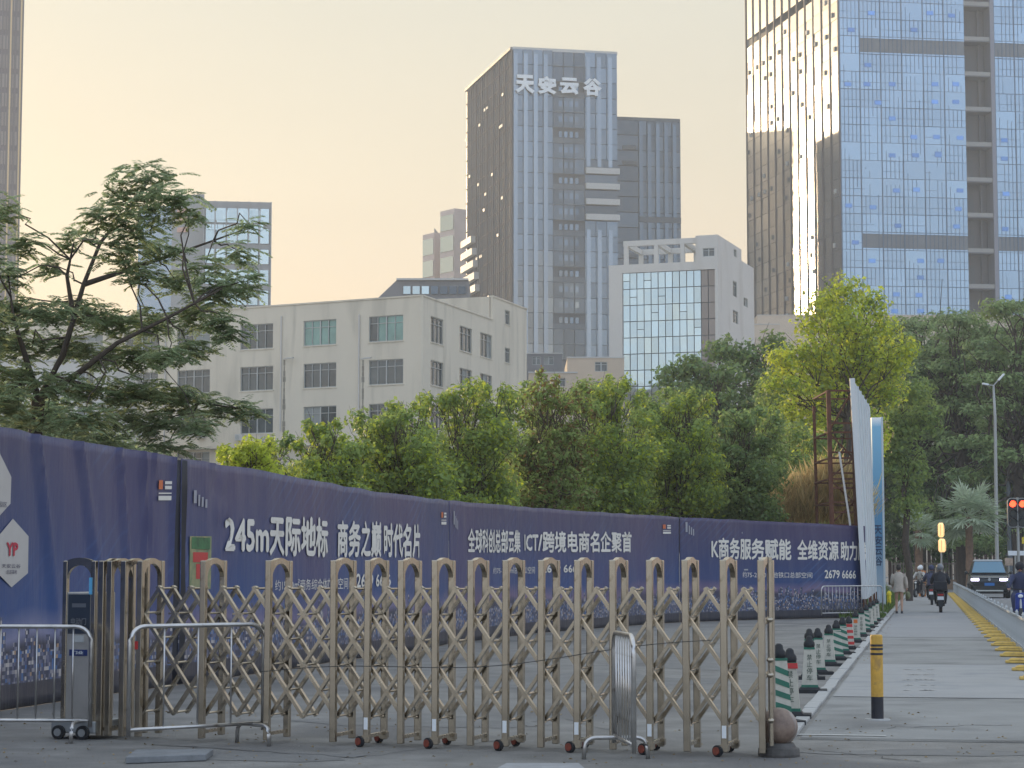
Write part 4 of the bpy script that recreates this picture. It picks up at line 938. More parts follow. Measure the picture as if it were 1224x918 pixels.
# ---------------------------------------------------------------- walls with real window openings
def wall_open(F, root, u0, u1, z0, z1, ops, m, t=.25, name='wall'):       # ops: (ua, ub, za, zb)
    us = sorted({u0, u1, *[o[0] for o in ops], *[o[1] for o in ops]}); zs_ = sorted({z0, z1, *[o[2] for o in ops], *[o[3] for o in ops]}); mb = MB()
    def inside(a, b, c, d): return any(o[0]-1e-6 <= a and b <= o[1]+1e-6 and o[2]-1e-6 <= c and d <= o[3]+1e-6 for o in ops)
    # merge column runs to keep it light
    for a, b in zip(us, us[1:]):
        run = None
        for c, d in zip(zs_, zs_[1:]):
            if inside(a, b, c, d):
                if run is not None: mb.fbox(F, a, b, run, c, -t, 0); run = None
            elif run is None: run = c
        if run is not None: mb.fbox(F, a, b, run, zs_[-1], -t, 0)
    return mb.build(name, m, root, True)
frame_m = mat('window_frame', (.42,.44,.43), .5, .3)
def window(F, root, ua, ub, za, zb, n=3, green=False, sill=True, transom=True):
    w = .07; mb = MB(); d0, d1 = -.16, -.09
    mb.fbox(F, ua, ub, za, za+w, d0, d1); mb.fbox(F, ua, ub, zb-w, zb, d0, d1); mb.fbox(F, ua, ua+w, za+w, zb-w, d0, d1); mb.fbox(F, ub-w, ub, za+w, zb-w, d0, d1)
    fr = mb.build('window', frame_m, root, True)
    zt_ = zb-(zb-za)*.28
    mb = MB()
    for i in range(1, n): x = ua+(ub-ua)*i/n; mb.fbox(F, x-.03-.03*(i*2 == n), x+.03+.03*(i*2 == n), za+w, zb-w, d0+.005, d1-.005)
    if transom: mb.fbox(F, ua+w, ub-w, zt_-.025, zt_+.025, d0+.01, d1-.01)
    mb.build('mullion', frame_m, fr, True)
    for i in range(n):
        a = ua+(ub-ua)*i/n; b = ua+(ub-ua)*(i+1)/n; g_ = random.choice([win_green, win_glass, win_green]) if green else win_glass
        if random.random() < .12: g_ = m_blind
        off = -.18+random.uniform(-.02, .02); mb = MB(); mb.fbox(F, a+.03, b-.03, za+.03, zb-.03, off-.01, off); mb.build('pane', g_, fr, True)
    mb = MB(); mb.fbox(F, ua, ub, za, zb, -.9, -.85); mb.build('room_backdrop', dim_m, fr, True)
    if sill: mb = MB(); mb.fbox(F, ua-.08, ub+.08, za-.09, za-.005, -.02, .07); mb.build('sill', wall_cream, fr, True)
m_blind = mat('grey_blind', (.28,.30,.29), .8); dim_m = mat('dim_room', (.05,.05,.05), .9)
# ---------------------------------------------------------------- cream building
C = at(505, 420, 180); Fa = Face(C-Vector((.885,-.466,0))*48, (.885,-.466)); Fb = Face(C, (.317,.948))
UA = 48
cr_b = empty('cream_building', (C.x, C.y, 0), 'long cream factory building with rows of framed windows and stained walls', 'building')
ztc = at(505, 354, 180).z
ops = []; win = []
rows = {441: [(379.5,410),(430.5,460),(483,513)], 363: [(385,414),(435,464),(486.5,515.5)], 287.5: [(388.5,418),(438,467.5),(489,518)], 212: [(391,421),(442,470),(492,521)], 150: [(395,424),(445,473),(494,523)], 84: [(398,427),(448,476),(496,525)]}
for x0, rw in rows.items():
    for j, (a, b) in enumerate(rw):
        xm = x0+20; ua = Fa.uz(x0, a)[0]; ub = Fa.uz(x0+ (41 if x0 > 400 else 39), a)[0]; zt_ = Fa.uz(x0+20, a)[1]; zb_ = Fa.uz(x0+20, b)[1]; ops.append((ua, ub, zb_, zt_)); win.append((ua, ub, zb_, zt_, (x0, j) in ((441,0),(363,0))))
ua0 = ops[0][0]
# align rows exactly so the grid stays simple
for j in range(3):
    zt_ = sum(o[3] for o in ops[j::3])/len(ops[j::3]); zb_ = sum(o[2] for o in ops[j::3])/len(ops[j::3])
    for i in range(j, len(ops), 3): ops[i] = (ops[i][0], ops[i][1], zb_, zt_); win[i] = (*ops[i], win[i][4])
zg = ops[2][2]-3.6; extra = [(o[0], o[1], zg, zg+2.1) for o in ops[2::3]]
wall_open(Fa, cr_b, 0, UA-.001, 0, ztc, ops+extra, wall_cream)
for w4 in win: window(Fa, cr_b, *w4[:4], n=4, green=w4[4])
for o in extra: window(Fa, cr_b, *o, n=4)
# right face with its raised far end
ub1 = Fb.uz(589, 400)[0]; ub2 = Fb.uz(629.5, 400)[0]; ztr = Fb.uz(600, 359)[1]
opb = []
for (x0, x1, a, b) in ((515,530,385,413),(549.5,564,395.5,422),(574,588,404,429)):
    ua, zt_ = Fb.uz(x0, a); ub_ = Fb.uz(x1, a)[0]; zt_ = Fb.uz((x0+x1)/2, a)[1]; zb_ = Fb.uz((x0+x1)/2, b)[1]; dz = ops[0][3]-ops[1][3]
    for k in range(3): opb.append((ua, ub_, ops[k][2], ops[k][3]))
for (x0, x1, a, b) in ((603.5,609.5,370,389),(603.5,609.5,415,434.5)):
    ua, zt_ = Fb.uz(x0, a); ub_, zb_ = Fb.uz(x1, b); opb.append((ua, ub_, zb_, zt_))
low = [o for o in opb if o[1] < ub1+4]; 
wall_open(Fb, cr_b, .001, ub1, 0, ztc, [o for o in opb if o[1] < ub1-.01], wall_cream, name='side_wall')
wall_open(Fb, cr_b, ub1+.002, ub2, 0, ztr, [o for o in opb if o[0] > ub1], wall_cream, name='side_wall')
for o in opb: 
    if o[1] < ub1-.01 or o[0] > ub1: window(Fb, cr_b, *o, n=3, green=False)
Fe = Face(Fb.P(ub1,0,0), (-Fb.n.x, -Fb.n.y)); mb = MB(); mb.fbox(Fe, .3, 16, ztc-1.5, ztr, -.2, 0); mb.build('raised_wall', wall_cream, cr_b, True)
pa, pb_, pc, pd = Fa.P(.3,0,-.3), Fa.P(UA-.3,0,-.3), Fb.P(ub2-.3,0,-.3), Fb.P(ub2-.3,0,-.3)+(Fa.P(0,0,0)-Fa.P(UA,0,0))
ia, ib, ic, id_ = [p+v for p, v in ((Fa.P(.1,0,-1.0), Vector((.3,0,0))), (Fa.P(UA-1.2,0,-1.0), Vector((0,0,0))), (Fb.P(ub2-.1,0,-1.0), Vector((0,0,0))), (Fb.P(ub2-.1,0,-1.)+(Fa.P(0,0,0)-Fa.P(UA,0,0)), Vector((1.2,0,0))))]
prism_block('inner_block', roof_grey, cr_b, [(p.x,p.y) for p in (ia,ib,ic,id_)], 0, ztc-.8)
fpart(Fa, cr_b, 'coping', wall_cream, (-.1, UA-.1, ztc+.002, ztc+.14, -.35, .08)); fpart(Fb, cr_b, 'coping', wall_cream, (.1, ub1, ztc+.003, ztc+.141, -.35, .08)); fpart(Fb, cr_b, 'coping', wall_cream, (ub1, ub2+.05, ztr+.002, ztr+.14, -.35, .08))
# rain pipes, cable runs, stained streak beside the pipes, air conditioners
stain = mat('wall_stain', (.25,.23,.19), .9, var=.3, vscale=1.2)
for x, y0, y1 in ((337,378,515), (430,376,500), (199,380,540)):
    a, z1_ = Fa.uz(x, y0); z0_ = Fa.uz(x, y1)[1]; mb = MB(); mb.tube([Fa.P(a, z0_, .10), Fa.P(a, z1_, .10)], .07, 8); mb.build('rain_pipe', pipe_m, cr_b, True)
for x, y0, y1 in ((340,430,530), (434,430,505)):
    a, z1_ = Fa.uz(x, y0); z0_ = Fa.uz(x, y1)[1]; pts = []; z = z1_
    mb = MB(); rs = random.Random(int(x)); 
    while z > z0_: w5 = rs.uniform(.05,.16); mb.fbox(Fa, a-w5, a+w5, z-.5, z-.02, .0, .012); z -= .5
    so_ = mb.build('cracked_render', stain, cr_b, True); so_['kind'] = 'stuff'
for x in (345, 437):
    a, z = Fa.uz(x, 429); mb = MB(); mb.tube([Fa.P(a-.5, z, .1), Fa.P(a+.5, z, .6)], .04, 6); mb.fbox(Fa, a+.2, a+.9, z-.04, z+.05, .45, .7); mb.build('wall_lamp', m_light, cr_b, True)
for x, y in ((242,520),(288,523),(318,525),(372,521),(465,512)):
    a, z = Fa.uz(x, y); mb = MB(); mb.fbox(Fa, a-.4, a+.4, z-.3, z+.3, .06, .42); ac = mb.build('air_conditioner', pipe_m, cr_b, True, bevel=.02); mb = MB(); c_ = Fa.P(a-.1, z, .43); mb.disc(c_, Fa.n, .22, .02, 14); mb.build('fan_grille', frame_m, ac, True)
fpart(Fa, cr_b, 'ledge', wall_cream, (Fa.uz(205,535)[0], Fa.uz(420,535)[0], Fa.uz(300,532)[1]-.25, Fa.uz(300,532)[1], .0, .6))
# ---------------------------------------------------------------- white building with the glazed front
C = at(728, 400, 265); Fw = Face(C, (.95,-.31)); uc = Fw.uz(858.5, 380)[0]; Cr = Fw.P(uc,0,0); Fq = Face(Cr, (.33,.945))
wb = empty('white_building', (C.x, C.y, 0), 'white building with a large blue green glazed front and a pergola frame on its roof', 'building')
wu = lambda px, py=380: Fw.uz(px, py)[0]; wz_ = lambda px, py: Fw.uz(px, py)[1]
zt = wz_(790, 314.5); zp = wz_(800, 287)
ga, gb, gt = wu(744), wu(855), wz_(800, 324)
wall_open(Fw, wb, 0, uc-.002, 0, zt, [(ga, gb, 5, gt)], wall_white, t=.8)
ncol, nrow = 13, 15
for i in range(ncol):
    for j in range(nrow):
        a = ga+(gb-ga)*i/ncol; b = ga+(gb-ga)*(i+1)/ncol; z0 = 8+(gt-8)*j/nrow; z1 = 8+(gt-8)*(j+1)/nrow
        g_ = g_pale if a < wu(831) else g_brown  # brown panes on the right stand in for a dark reflection
        if random.random() < .15: zm = (z0+z1)/2; panel(Fw, wb, a, b, z0, zm, g_, 'pane', -.35, .012, .04); panel(Fw, wb, a, b, zm, z1, g_, 'pane', -.35, .012, .04)
        else: panel(Fw, wb, a, b, z0, z1, g_, 'pane', -.35, .012, .05)
fpart(Fw, wb, 'glazing_backing', m_mull2, (ga, gb, 5, gt, -.75, -.5))
uq = Fq.uz(887, 380)[0]; uq2 = Fq.uz(901.5, 380)[0]; zq = Fq.uz(870, 288)[1]
opq = []
for x0, x1, a, b in ((877,880.5,297,308), (876,881,335,356), (876,882.5,370,388), (889,894,355,368)):
    ua, zt_ = Fq.uz(x0, a); ub_, zb_ = Fq.uz(x1, b); opq.append((ua, ub_, zb_, zt_))
wall_open(Fq, wb, .003, uq, 0, zq, opq[:3], wall_white, t=.4, name='side_wall'); z2 = Fq.uz(895, 317)[1]; wall_open(Fq, wb, uq+.003, uq2, 0, z2, opq[3:], wall_white, t=.4, name='side_wall')
for o in opq: window(Fq, wb, *o, n=2, sill=False)
q = [Fw.P(0,0,-.85), Fw.P(uc-.5,0,-.85), Fq.P(uq2-.1,0,-.5), Fq.P(uq2-.1,0,-.5)-Fw.d*uc]; prism_block('inner_block', wall_white, wb, [(p.x,p.y) for p in q], 0, zt-.6)
# roof room and pergola
u8 = wu(832); wr = (wu(840,300), wu(854,300), wz_(847,306.5), wz_(847,296.5)); wall_open(Fw, wb, u8, uc-.004, zt+.002, zp+.4, [wr], wall_white, t=.4, name='roof_room'); window(Fw, wb, *wr, n=2, sill=False)
Fz = Face(Fw.P(u8+.01,0,-.4), (-Fw.n.x, -Fw.n.y)); fpart(Fz, wb, 'roof_room_wall', wall_white, (0, 9, zt-.5, zp+.3, .0, .3))
za = wz_(760, 290.5); ze = wz_(830, 285.5)
for o1, o2 in ((-.5, 0), (-8, -7.5)): fpart(Fw, wb, 'pergola_beam', wall_white, (wu(745,300), u8, zp-.55, zp+.15, o1, o2))
for px in (745.5, 781.5, 813): u = wu(px, 300); fpart(Fw, wb, 'pergola_post', wall_white, (u, u+.55, zt+.002, zp-.55, -.5, -.02)); fpart(Fw, wb, 'pergola_post', wall_white, (u, u+.55, zt-.5, zp-.55, -8, -7.5)); fpart(Fw, wb, 'pergola_beam', wall_white, (u, u+.5, zp-.54, zp+.1, -7.5, -.5))
# ---------------------------------------------------------------- low blocks
def low_block(nm, label, px0, px1, pyt, Y, depth, m, wins=(), cat='building'):
    a, b = at(px0, pyt, Y), at(px1, pyt, Y); F = Face(a, (1,0)); L_ = b.x-a.x; r = empty(nm, (a.x, Y, 0), label, cat)
    ops = []
    for x0, x1, y0, y1 in wins: u0, zt_ = F.uz(x0, y0); u1_, zb_ = F.uz(x1, y1); ops.append((u0, u1_, zb_, zt_))
    wall_open(F, r, 0, L_, 0, a.z, ops, m)
    for o in ops: window(F, r, *o, n=2, sill=False)
    q = [F.P(.26,0,-.95), F.P(L_-.26,0,-.95), F.P(L_-.26,0,-depth), F.P(.26,0,-depth)]; prism_block('rear_block', m, r, [(p.x,p.y) for p in q], 0, a.z-.4)
    fpart(F, r, 'side_wall', m, (0, .25, 0, a.z-.002, -depth, -.251)); fpart(F, r, 'side_wall', m, (L_-.25, L_, 0, a.z-.002, -depth, -.251))
    fpart(F, r, 'coping', m_light, (-.05, L_+.05, a.z, a.z+.15, -.3, .08)); return r
low_block('beige_annex', 'low beige building with one small window left of the glazed white building', 678, 746, 428, 240, 15, wall_beige, [(711,726,432.5,444), (711,727,456,468)])
low_block('beige_house', 'lowest beige roof strip between trees and tower foot', 632, 690, 446, 225, 12, wall_beige, [(640,652,452,462),(662,676,452,462)])
low_block('grey_shop_block', 'grey block with a terrace opening at the foot of the lettered tower', 630, 672, 423, 300, 12, m_conc, [(636,646,426,436),(650,662,426,436)])
low_block('podium', 'long pale podium roof line at the foot of the blue glass tower', 905, 1300, 377, 460, 30, wall_beige)
low_block('podium_wing', 'pale low roof strip left of the yellow green tree', 866, 932, 388, 400, 20, wall_beige)
low_block('left_house', 'pale house mostly hidden behind the feathery tree at the left edge', -30, 128, 432, 170, 14, wall_white, [(10,30,445,465),(50,70,445,465),(92,112,445,465),(10,30,485,505),(50,70,485,505),(92,112,485,505)])
# sunlit tower standing to the right of the view, seen only mirrored in the lettered tower's glass
mt = mat('pink_render', (.85,.60,.48), .8, var=.1, vscale=.1)
q = [(24.5,620), (35,620), (33,640), (22.5,640)]; r0 = empty('shading_tower', (24.5,620,0), 'unseen tower added behind the lettered tower to shade the side of the blue tower', 'tower'); prism_block('wall', m_conc, r0, q, 0, 131)  # unseen block placed to shade the far part of the blue tower's side face
for i in range(30): prism_block('floor_band', m_mull2, r0, [(24.3,619.8),(35.2,619.8),(33.2,640.2),(22.3,640.2)], 4+i*4.2, 5.6+i*4.2)
r = empty('apartment_tower', (132, 236, 0), 'pinkish apartment tower outside the right edge, mirrored low in the lettered tower', 'tower')
Fm = Face((139.5,240.5), (-.92,-.40)); prism_block('wall', mt, r, [(p.x,p.y) for p in (Fm.P(0,0,0), Fm.P(17,0,0), Fm.P(17,0,-15), Fm.P(0,0,-15))], 0, 122)
for i in range(4):
    for j in range(28): fpart(Fm, r, 'window', g_dark, (1.5+4*i, 3.8+4*i, 6+4.1*j, 8.2+4.1*j, 0, .1))
# ================================================================ vegetation
def leaf_mat(name, col, col2, tr=.35, island=.35):
    return mat(name, col, .55, col2=col2, vscale=.5, trans=tr, island=island, spec=.3)
lf_dark = leaf_mat('dark_leaf', (.23,.31,.12), (.13,.20,.09), .45); lf_mid = leaf_mat('mid_leaf', (.30,.37,.11), (.17,.25,.08), .5); lf_yel = leaf_mat('yellow_leaf', (.52,.54,.06), (.28,.38,.06), .5)
lf_feather = leaf_mat('feather_leaf', (.32,.38,.21), (.20,.26,.15), .55, .35); lf_dry = leaf_mat('dry_leaf', (.62,.50,.27), (.45,.34,.17), .4); lf_red = leaf_mat('rusty_leaf', (.24,.13,.05), (.14,.14,.05), .3)
lf_palm = leaf_mat('palm_leaf', (.46,.52,.38), (.28,.35,.24), .25, .2); lf_back = leaf_mat('banyan_leaf', (.30,.38,.15), (.16,.23,.10), .3, .3)
def leaf_quads(c, ax, ay, name, m, parent):
    """c centres, ax half length vectors, ay half width vectors -> rhombic leaves, slightly folded"""
    n = len(c); nn = np.cross(ax, ay); nn /= (np.linalg.norm(nn, axis=1, keepdims=True)+1e-9); h = np.linalg.norm(ay, axis=1, keepdims=True)*.35
    v = np.empty((n, 4, 3), np.float32); v[:,0] = c-ax; v[:,1] = c+ay+nn*h; v[:,2] = c+ax; v[:,3] = c-ay+nn*h
    o = np.array(worg(parent)); v -= o
    me = bpy.data.meshes.new(name); me.vertices.add(n*4); me.vertices.foreach_set('co', v.ravel()); me.loops.add(n*4); me.loops.foreach_set('vertex_index', np.arange(n*4, dtype=np.int32))
    me.polygons.add(n); me.polygons.foreach_set('loop_start', np.arange(0, n*4, 4, dtype=np.int32)); me.polygons.foreach_set('loop_total', np.full(n, 4, np.int32)); me.update(); me.validate()
    me.materials.append(m); ob = bpy.data.objects.new(name, me); COL.objects.link(ob); ob.parent = parent; return ob
def rand_dirs(n): v = rng.normal(size=(n,3)); return v/np.linalg.norm(v, axis=1, keepdims=True)
def crown_points(c, rx, ry, rz, n):
    d = rand_dirs(n); r = rng.random(n)**.45; lump = 1+.22*np.sin(d[:,0]*5+c[0])*np.sin(d[:,2]*6+c[2])+.12*np.sin(d[:,1]*11+c[0]*3)
    p = d*(r*lump)[:,None]*np.array([rx,ry,rz])+np.array(c)
    return p, d
def leafset(p, d, L_, W_, up=.5):
    n = len(p); out = d*np.array([1,1,.6])+rng.normal(size=(n,3))*.6+np.array([0,0,up]); out /= np.linalg.norm(out, axis=1, keepdims=True)
    t = rand_dirs(n); t -= (t*out).sum(1, keepdims=True)*out; t /= np.linalg.norm(t, axis=1, keepdims=True)+1e-9; s = np.cross(out, t)
    k = (rng.random((n,1))**1.5*1.1+.55); return t*L_/2*k, s*W_/2*k
def branch(mb, a, b, r0, r1, wob=.06, n=5, seg=6):
    a, b = Vector(a), Vector(b); L_ = (b-a).length; pts = []; rs = []
    for i in range(n+1):
        t = i/n; p = a.lerp(b, t)+Vector((rng.normal(), rng.normal(), rng.normal()))*wob*L_*.25*(0 if i in (0,n) else 1)+Vector((0,0,math.sin(t*math.pi)*L_*.08)); pts.append(p); rs.append(r0+(r1-r0)*t)
    mb.tube(pts, rs, seg, caps=False); return pts
LDENS = 12.5
def tree(name, label, base, fork, clumps, m, leaf, dens, r0=.15, aspect=.55, up=.5, m2=None, cat='tree', group=None, dz=None):
    """clumps: (x_px, y_px, rx_px, ry_px, Y)"""
    leaf *= .72; r = empty(name, (base[0], base[1], 0), label, cat, group); tb = MB(); base = Vector((base[0], base[1], 0)); fork = Vector(fork)
    branch(tb, base, fork, r0, r0*.75, .05, 6, 8); trunk = tb.build('trunk', bark, r, True, smooth=True); lb = MB(); P_ = []; D_ = []; pm = []
    for (x, y, a, b, Y) in clumps:
        c = at(x, y, Y); k = Y/FPX; rx, rz = a*k, b*k; ry = (rx+rz)/2*.9
        n = int(dens*math.pi*a*b/((leaf*FPX/Y)**2)*LDENS)
        p, d = crown_points(c, rx, ry, rz, max(20, n)); P_.append(p); D_.append(d)
        pts = branch(lb, fork if random.random() < .75 else base.lerp(fork, .75), c, r0*.26, r0*.05, .3)
        for _ in range(3): q = c+Vector((rng.normal()*rx, rng.normal()*ry, abs(rng.normal())*rz))*.6; branch(lb, pts[3], q, r0*.14, r0*.04, .2, 3, 4)
    lb.build('limbs', bark, trunk, True, smooth=True)
    P_ = np.concatenate(P_); D_ = np.concatenate(D_); sel = P_[:,2] > .15; P_, D_ = P_[sel], D_[sel]; ax, ay = leafset(P_, D_, leaf, leaf*aspect, up)
    if m2 is not None:
        mk = rng.random(len(P_)) < .25; leaf_quads(P_[mk], ax[mk], ay[mk], 'crown', m2, r); P_, ax, ay = P_[~mk], ax[~mk], ay[~mk]
    leaf_quads(P_, ax, ay, 'crown', m, r); return r
def auto_clumps(cx, top, bot, w, Y, n, flat=.75, seed=1, shape=1.0):
    rs = random.Random(seed); out = []
    for i in range(n):
        t = (i+.5)/n; y = top+(bot-top)*t**.9; hw = w/2*math.sqrt(max(.05, 1-(1-min(1, t*1.5))**2))*shape
        x = cx+rs.uniform(-1, 1)*hw*.8; rr = w*rs.uniform(.09, .20)*(.65+.5*t); out.append((x, y+rr*flat*.7, rr, rr*flat, Y+rs.uniform(-1,1)*w/2/FPX*Y*.8))
    out += [(cx, (top+bot)/2+(bot-top)*.15, w*.34, (bot-top)*.36, Y+.5)]
    return out
HG = 'trees behind the banner hoardings'
hedge = [(300,526,585,66,50,lf_yel,'small yellow green tree behind the creased banner, leftmost of the row under the cream building',.16,None),
 (385,505,600,100,53,lf_mid,'green tree behind the 245m lettering with thin olive tips',.17,lf_yel),
 (478,482,605,110,56,lf_mid,'green tree in front of the corner of the cream building',.17,lf_yel),
 (560,452,612,112,60,lf_mid,'tall green tree in front of the short side of the cream building',.18,lf_yel),
 (652,452,618,104,64,lf_mid,'tree with rusty tips in front of the low beige buildings',.18,lf_red),
 (735,452,622,112,67,lf_mid,'green tree below the left edge of the glazed white building',.19,lf_yel),
 (815,470,625,110,70,lf_mid,'yellowish tree below the right half of the glazed white building',.19,lf_yel),
 (888,486,628,100,72,lf_dark,'darker green tree just left of the tall yellow green tree',.2,lf_mid)]
for i, (cx, top, bot, w_, Y, m_, lb, lf, m2) in enumerate(hedge):
    b = at(cx, 600, Y); cl = auto_clumps(cx, top, bot, w_*1.45, Y, 44, .8, i*7+3, .8)
    for k in range(9): x = cx+w_*random.uniform(-.6,.6); cl.append((x, top+random.uniform(-4, 22)+abs(x-cx)*.35, 9, 13, Y+random.uniform(-1,1)))
    tree('leafy_tree', lb, b, at(cx, 600, Y), cl, m_, lf, .62, .09, m2=m2, group=HG)
# second rank fills the gaps low down
for i, (cx, top, w_, Y, lb) in enumerate([(345,515,150,58,'dark low shrub tree filling the gap behind the 245m lettering'), (440,486,160,62,'dark shrub tree behind the gap below the cream building corner'), (610,450,180,70,'dark shrub tree between the cream building and the rusty tipped tree'), (700,450,170,74,'dark shrub tree under the low beige buildings'), (780,458,170,78,'dark shrub tree under the glazed building'), (935,495,150,80,'dark shrub tree at the foot of the tall yellow green tree')]):
    tree('shrub_tree', lb, at(cx, 600, Y), at(cx, 600, Y), auto_clumps(cx, top, 625, w_*1.2, Y, 20, .8, i+50), lf_mid, .2, .7, .08, m2=lf_dark)
# dome tree behind
tree('round_tree', 'round dark green tree in front of the right part of the glazed white building', at(855, 560, 130), at(855, 500, 130), auto_clumps(858, 408, 560, 160, 130, 24, .7, 5)+[(800,450,22,18,130),(905,455,30,24,130),(930,432,24,22,130),(895,425,26,18,130),(862,418,26,16,130),(925,408,20,14,131),(825,440,26,20,130),(845,470,50,34,131),(905,490,44,34,131)], lf_dark, .42, .8, .3, m2=lf_mid)
# the tall yellow green tree
ycl = [(1012,345,26,20,95),(985,362,24,20,95),(1042,362,24,22,96),(1010,385,34,24,94),(968,388,22,22,95),(1055,392,26,22,96),(935,428,26,18,94),(960,420,24,20,94),(925,458,18,16,94),(985,420,30,24,94),(1030,425,34,26,96),(1070,430,24,22,97),(950,460,26,22,94),(985,465,28,22,95),(1020,470,30,24,97),(1060,470,26,24,97),(945,495,22,20,95),(975,505,22,20,95),(1085,415,18,16,97),(1095,470,24,22,99),(1110,500,22,24,100),(1075,520,30,30,100),(1090,560,24,26,101),(1000,345,12,16,95),(1028,336,9,12,95)]
tree('yellow_green_tree', 'tall bright yellow green tree rising behind the rusty billboard frame', at(1020, 600, 96), at(1010, 500, 96), ycl[:19]+[(970,440,44,30,96),(1010,440,44,34,97),(1050,440,36,34,98),(1015,395,40,30,96),(975,480,40,26,97),(925,500,24,24,97),(1000,370,30,22,96)], lf_yel, .27, .62, .2, m2=lf_mid)
tree('mid_green_tree', 'green tree crown just right of the leaning billboard', at(1085, 600, 101), at(1085, 540, 101), ycl[19:23]+[(1065,545,26,30,100),(1075,500,30,26,101),(1085,600,26,26,101),(1040,505,20,20,99),(1000,510,50,36,103),(950,530,40,40,103),(1000,560,50,40,104),(1040,440,50,40,103),(930,470,34,30,103),(960,590,50,30,104)], lf_mid, .28, .75, .18, m2=lf_dark)
tree('vine_shrub', 'sunlit olive shrub climbing behind the rusty frame beside the billboard', at(965, 600, 88), at(965, 590, 88), [(968,530,20,24,88),(955,555,18,22,88),(975,560,22,26,88),(950,585,18,20,88),(1045,505,12,20,92),(1058,520,10,26,92)], lf_yel, .2, .5, .08, m2=lf_dry)
# big layered trees on the right
def layered(cx, top, bot, w_, Y, seed, label, m_=lf_back):
    rs = random.Random(seed); cl = []
    for k in range(15):
        t = k/14; y = top+(bot-top)*t; hw = w_*(.30+.28*math.sin(min(1, t*1.6)*math.pi/2))
        for j in range(3): cl.append((cx+rs.uniform(-1,1)*hw, y+rs.uniform(-6,6)+8, rs.uniform(24,38), rs.uniform(7,11), Y+rs.uniform(-4,4)))
    cl += [(cx, (top+bot)/2+10, w_*.5, (bot-top)*.46, Y+5), (cx-w_*.3, top+60, w_*.4, 45, Y+6), (cx+w_*.3, top+60, w_*.4, 45, Y+6), (cx, bot-60, w_*.6, 60, Y+6)]; tree('banyan_tree', label, at(cx, 600, Y), at(cx, 540, Y), cl, m_, .42, .8, .5, up=.9, m2=lf_dark, group='large dark trees on the right')
layered(1098, 382, 640, 110, 165, 11, 'large dark layered tree directly right of the yellow green tree')
layered(1150, 374, 640, 110, 158, 12, 'large dark layered tree behind the street lamp')
layered(1215, 362, 640, 120, 150, 13, 'large dark layered tree at the right edge of the photo')
layered(1050, 392, 640, 110, 172, 14, 'dark tree half hidden behind the yellow green tree')
for i, (cx, Y, lb) in enumerate([(1085,170,'dark undergrowth shrub behind the small palm'), (1135,172,'dark undergrowth shrub between the two palms'), (1190,170,'dark undergrowth shrub behind the street lamp foot'), (1235,168,'dark undergrowth shrub at the right edge behind the signals')]):
    tree('undergrowth_shrub', lb, at(cx, 650, Y), at(cx, 650, Y), auto_clumps(cx, 560, 668, 80, Y, 9, .8, 90+i), lf_dark, .5, .8, .12)
# ---------------------------------------------------------------- the feathery tree at the left
FY = 31.0
fcl = [(178,210,40,18),(150,235,38,20),(205,232,34,18),(118,262,28,18),(165,265,42,22),(225,255,28,14),(88,285,26,16),(140,300,30,18),(62,318,24,14),(190,295,34,20),(165,325,34,18),(210,335,30,20),(245,318,30,14),(285,300,22,16),(298,268,16,12),(262,345,32,20),(292,335,20,20),(235,375,36,20),(270,390,22,22),(30,290,22,20),(12,330,22,24),(20,370,30,22),(55,372,32,18),(100,370,36,20),(140,385,34,22),(180,385,32,20),(25,410,34,24),(75,412,34,20),(120,425,36,20),(165,425,36,18),(200,425,26,14),(228,418,24,16),(25,450,36,24),(78,462,30,20),(130,470,34,22),(175,468,40,20),(215,475,34,18),(255,485,34,16),(290,490,24,13),(150,500,38,18),(195,505,40,18),(235,508,22,14),(100,500,34,20),(50,500,34,18),(10,480,26,26),(5,250,16,26),(-20,400,30,60),(-25,300,30,50),(130,525,36,14),(200,532,28,10)]
r = empty('feathery_tree', (gnd(45, 850).x, FY, 0), 'backlit tree with feathery drooping leaves behind the leftmost banner', 'tree'); r.location = (at(45, 520, FY).x, FY, 0)
tb = MB(); base = Vector(r.location); f1 = at(46, 478, FY)
branch(tb, base, f1, .15, .10, .03, 6, 10); trunk = tb.build('trunk', bark, r, True, smooth=True)
mains = [[f1, at(30,425,FY-.3), at(16,380,FY-.5), at(10,330,FY)], [f1, at(75,425,FY+.2), at(88,380,FY+.3), at(100,340,FY+.6), at(120,290,FY+.6), at(165,235,FY+.4), at(185,205,FY)], [f1, at(95,445,FY-.4), at(140,410,FY-.8), at(200,380,FY-1), at(265,345,FY-1.2)], [at(88,380,FY+.3), at(80,330,FY+.2), at(88,290,FY)], [at(60,450,FY), at(120,465,FY+.6), at(190,475,FY+.8), at(285,488,FY+.7)], [at(100,340,FY+.6), at(160,320,FY+.9), at(220,300,FY+1), at(290,275,FY+1)]]
lb = MB(); tips = []
for mpts in mains:
    n = len(mpts); lb.tube(mpts, [.042*(1-i/(n-1))+.014 for i in range(n)] if mpts[0] is f1 else [.035*(1-i/(n-1))+.01 for i in range(n)], 7, caps=False)
    for i in range(n-1):
        for t in (0, .5): tips.append(mpts[i].lerp(mpts[i+1], t))
C_, AX, AY = [], [], []; sprays = 0
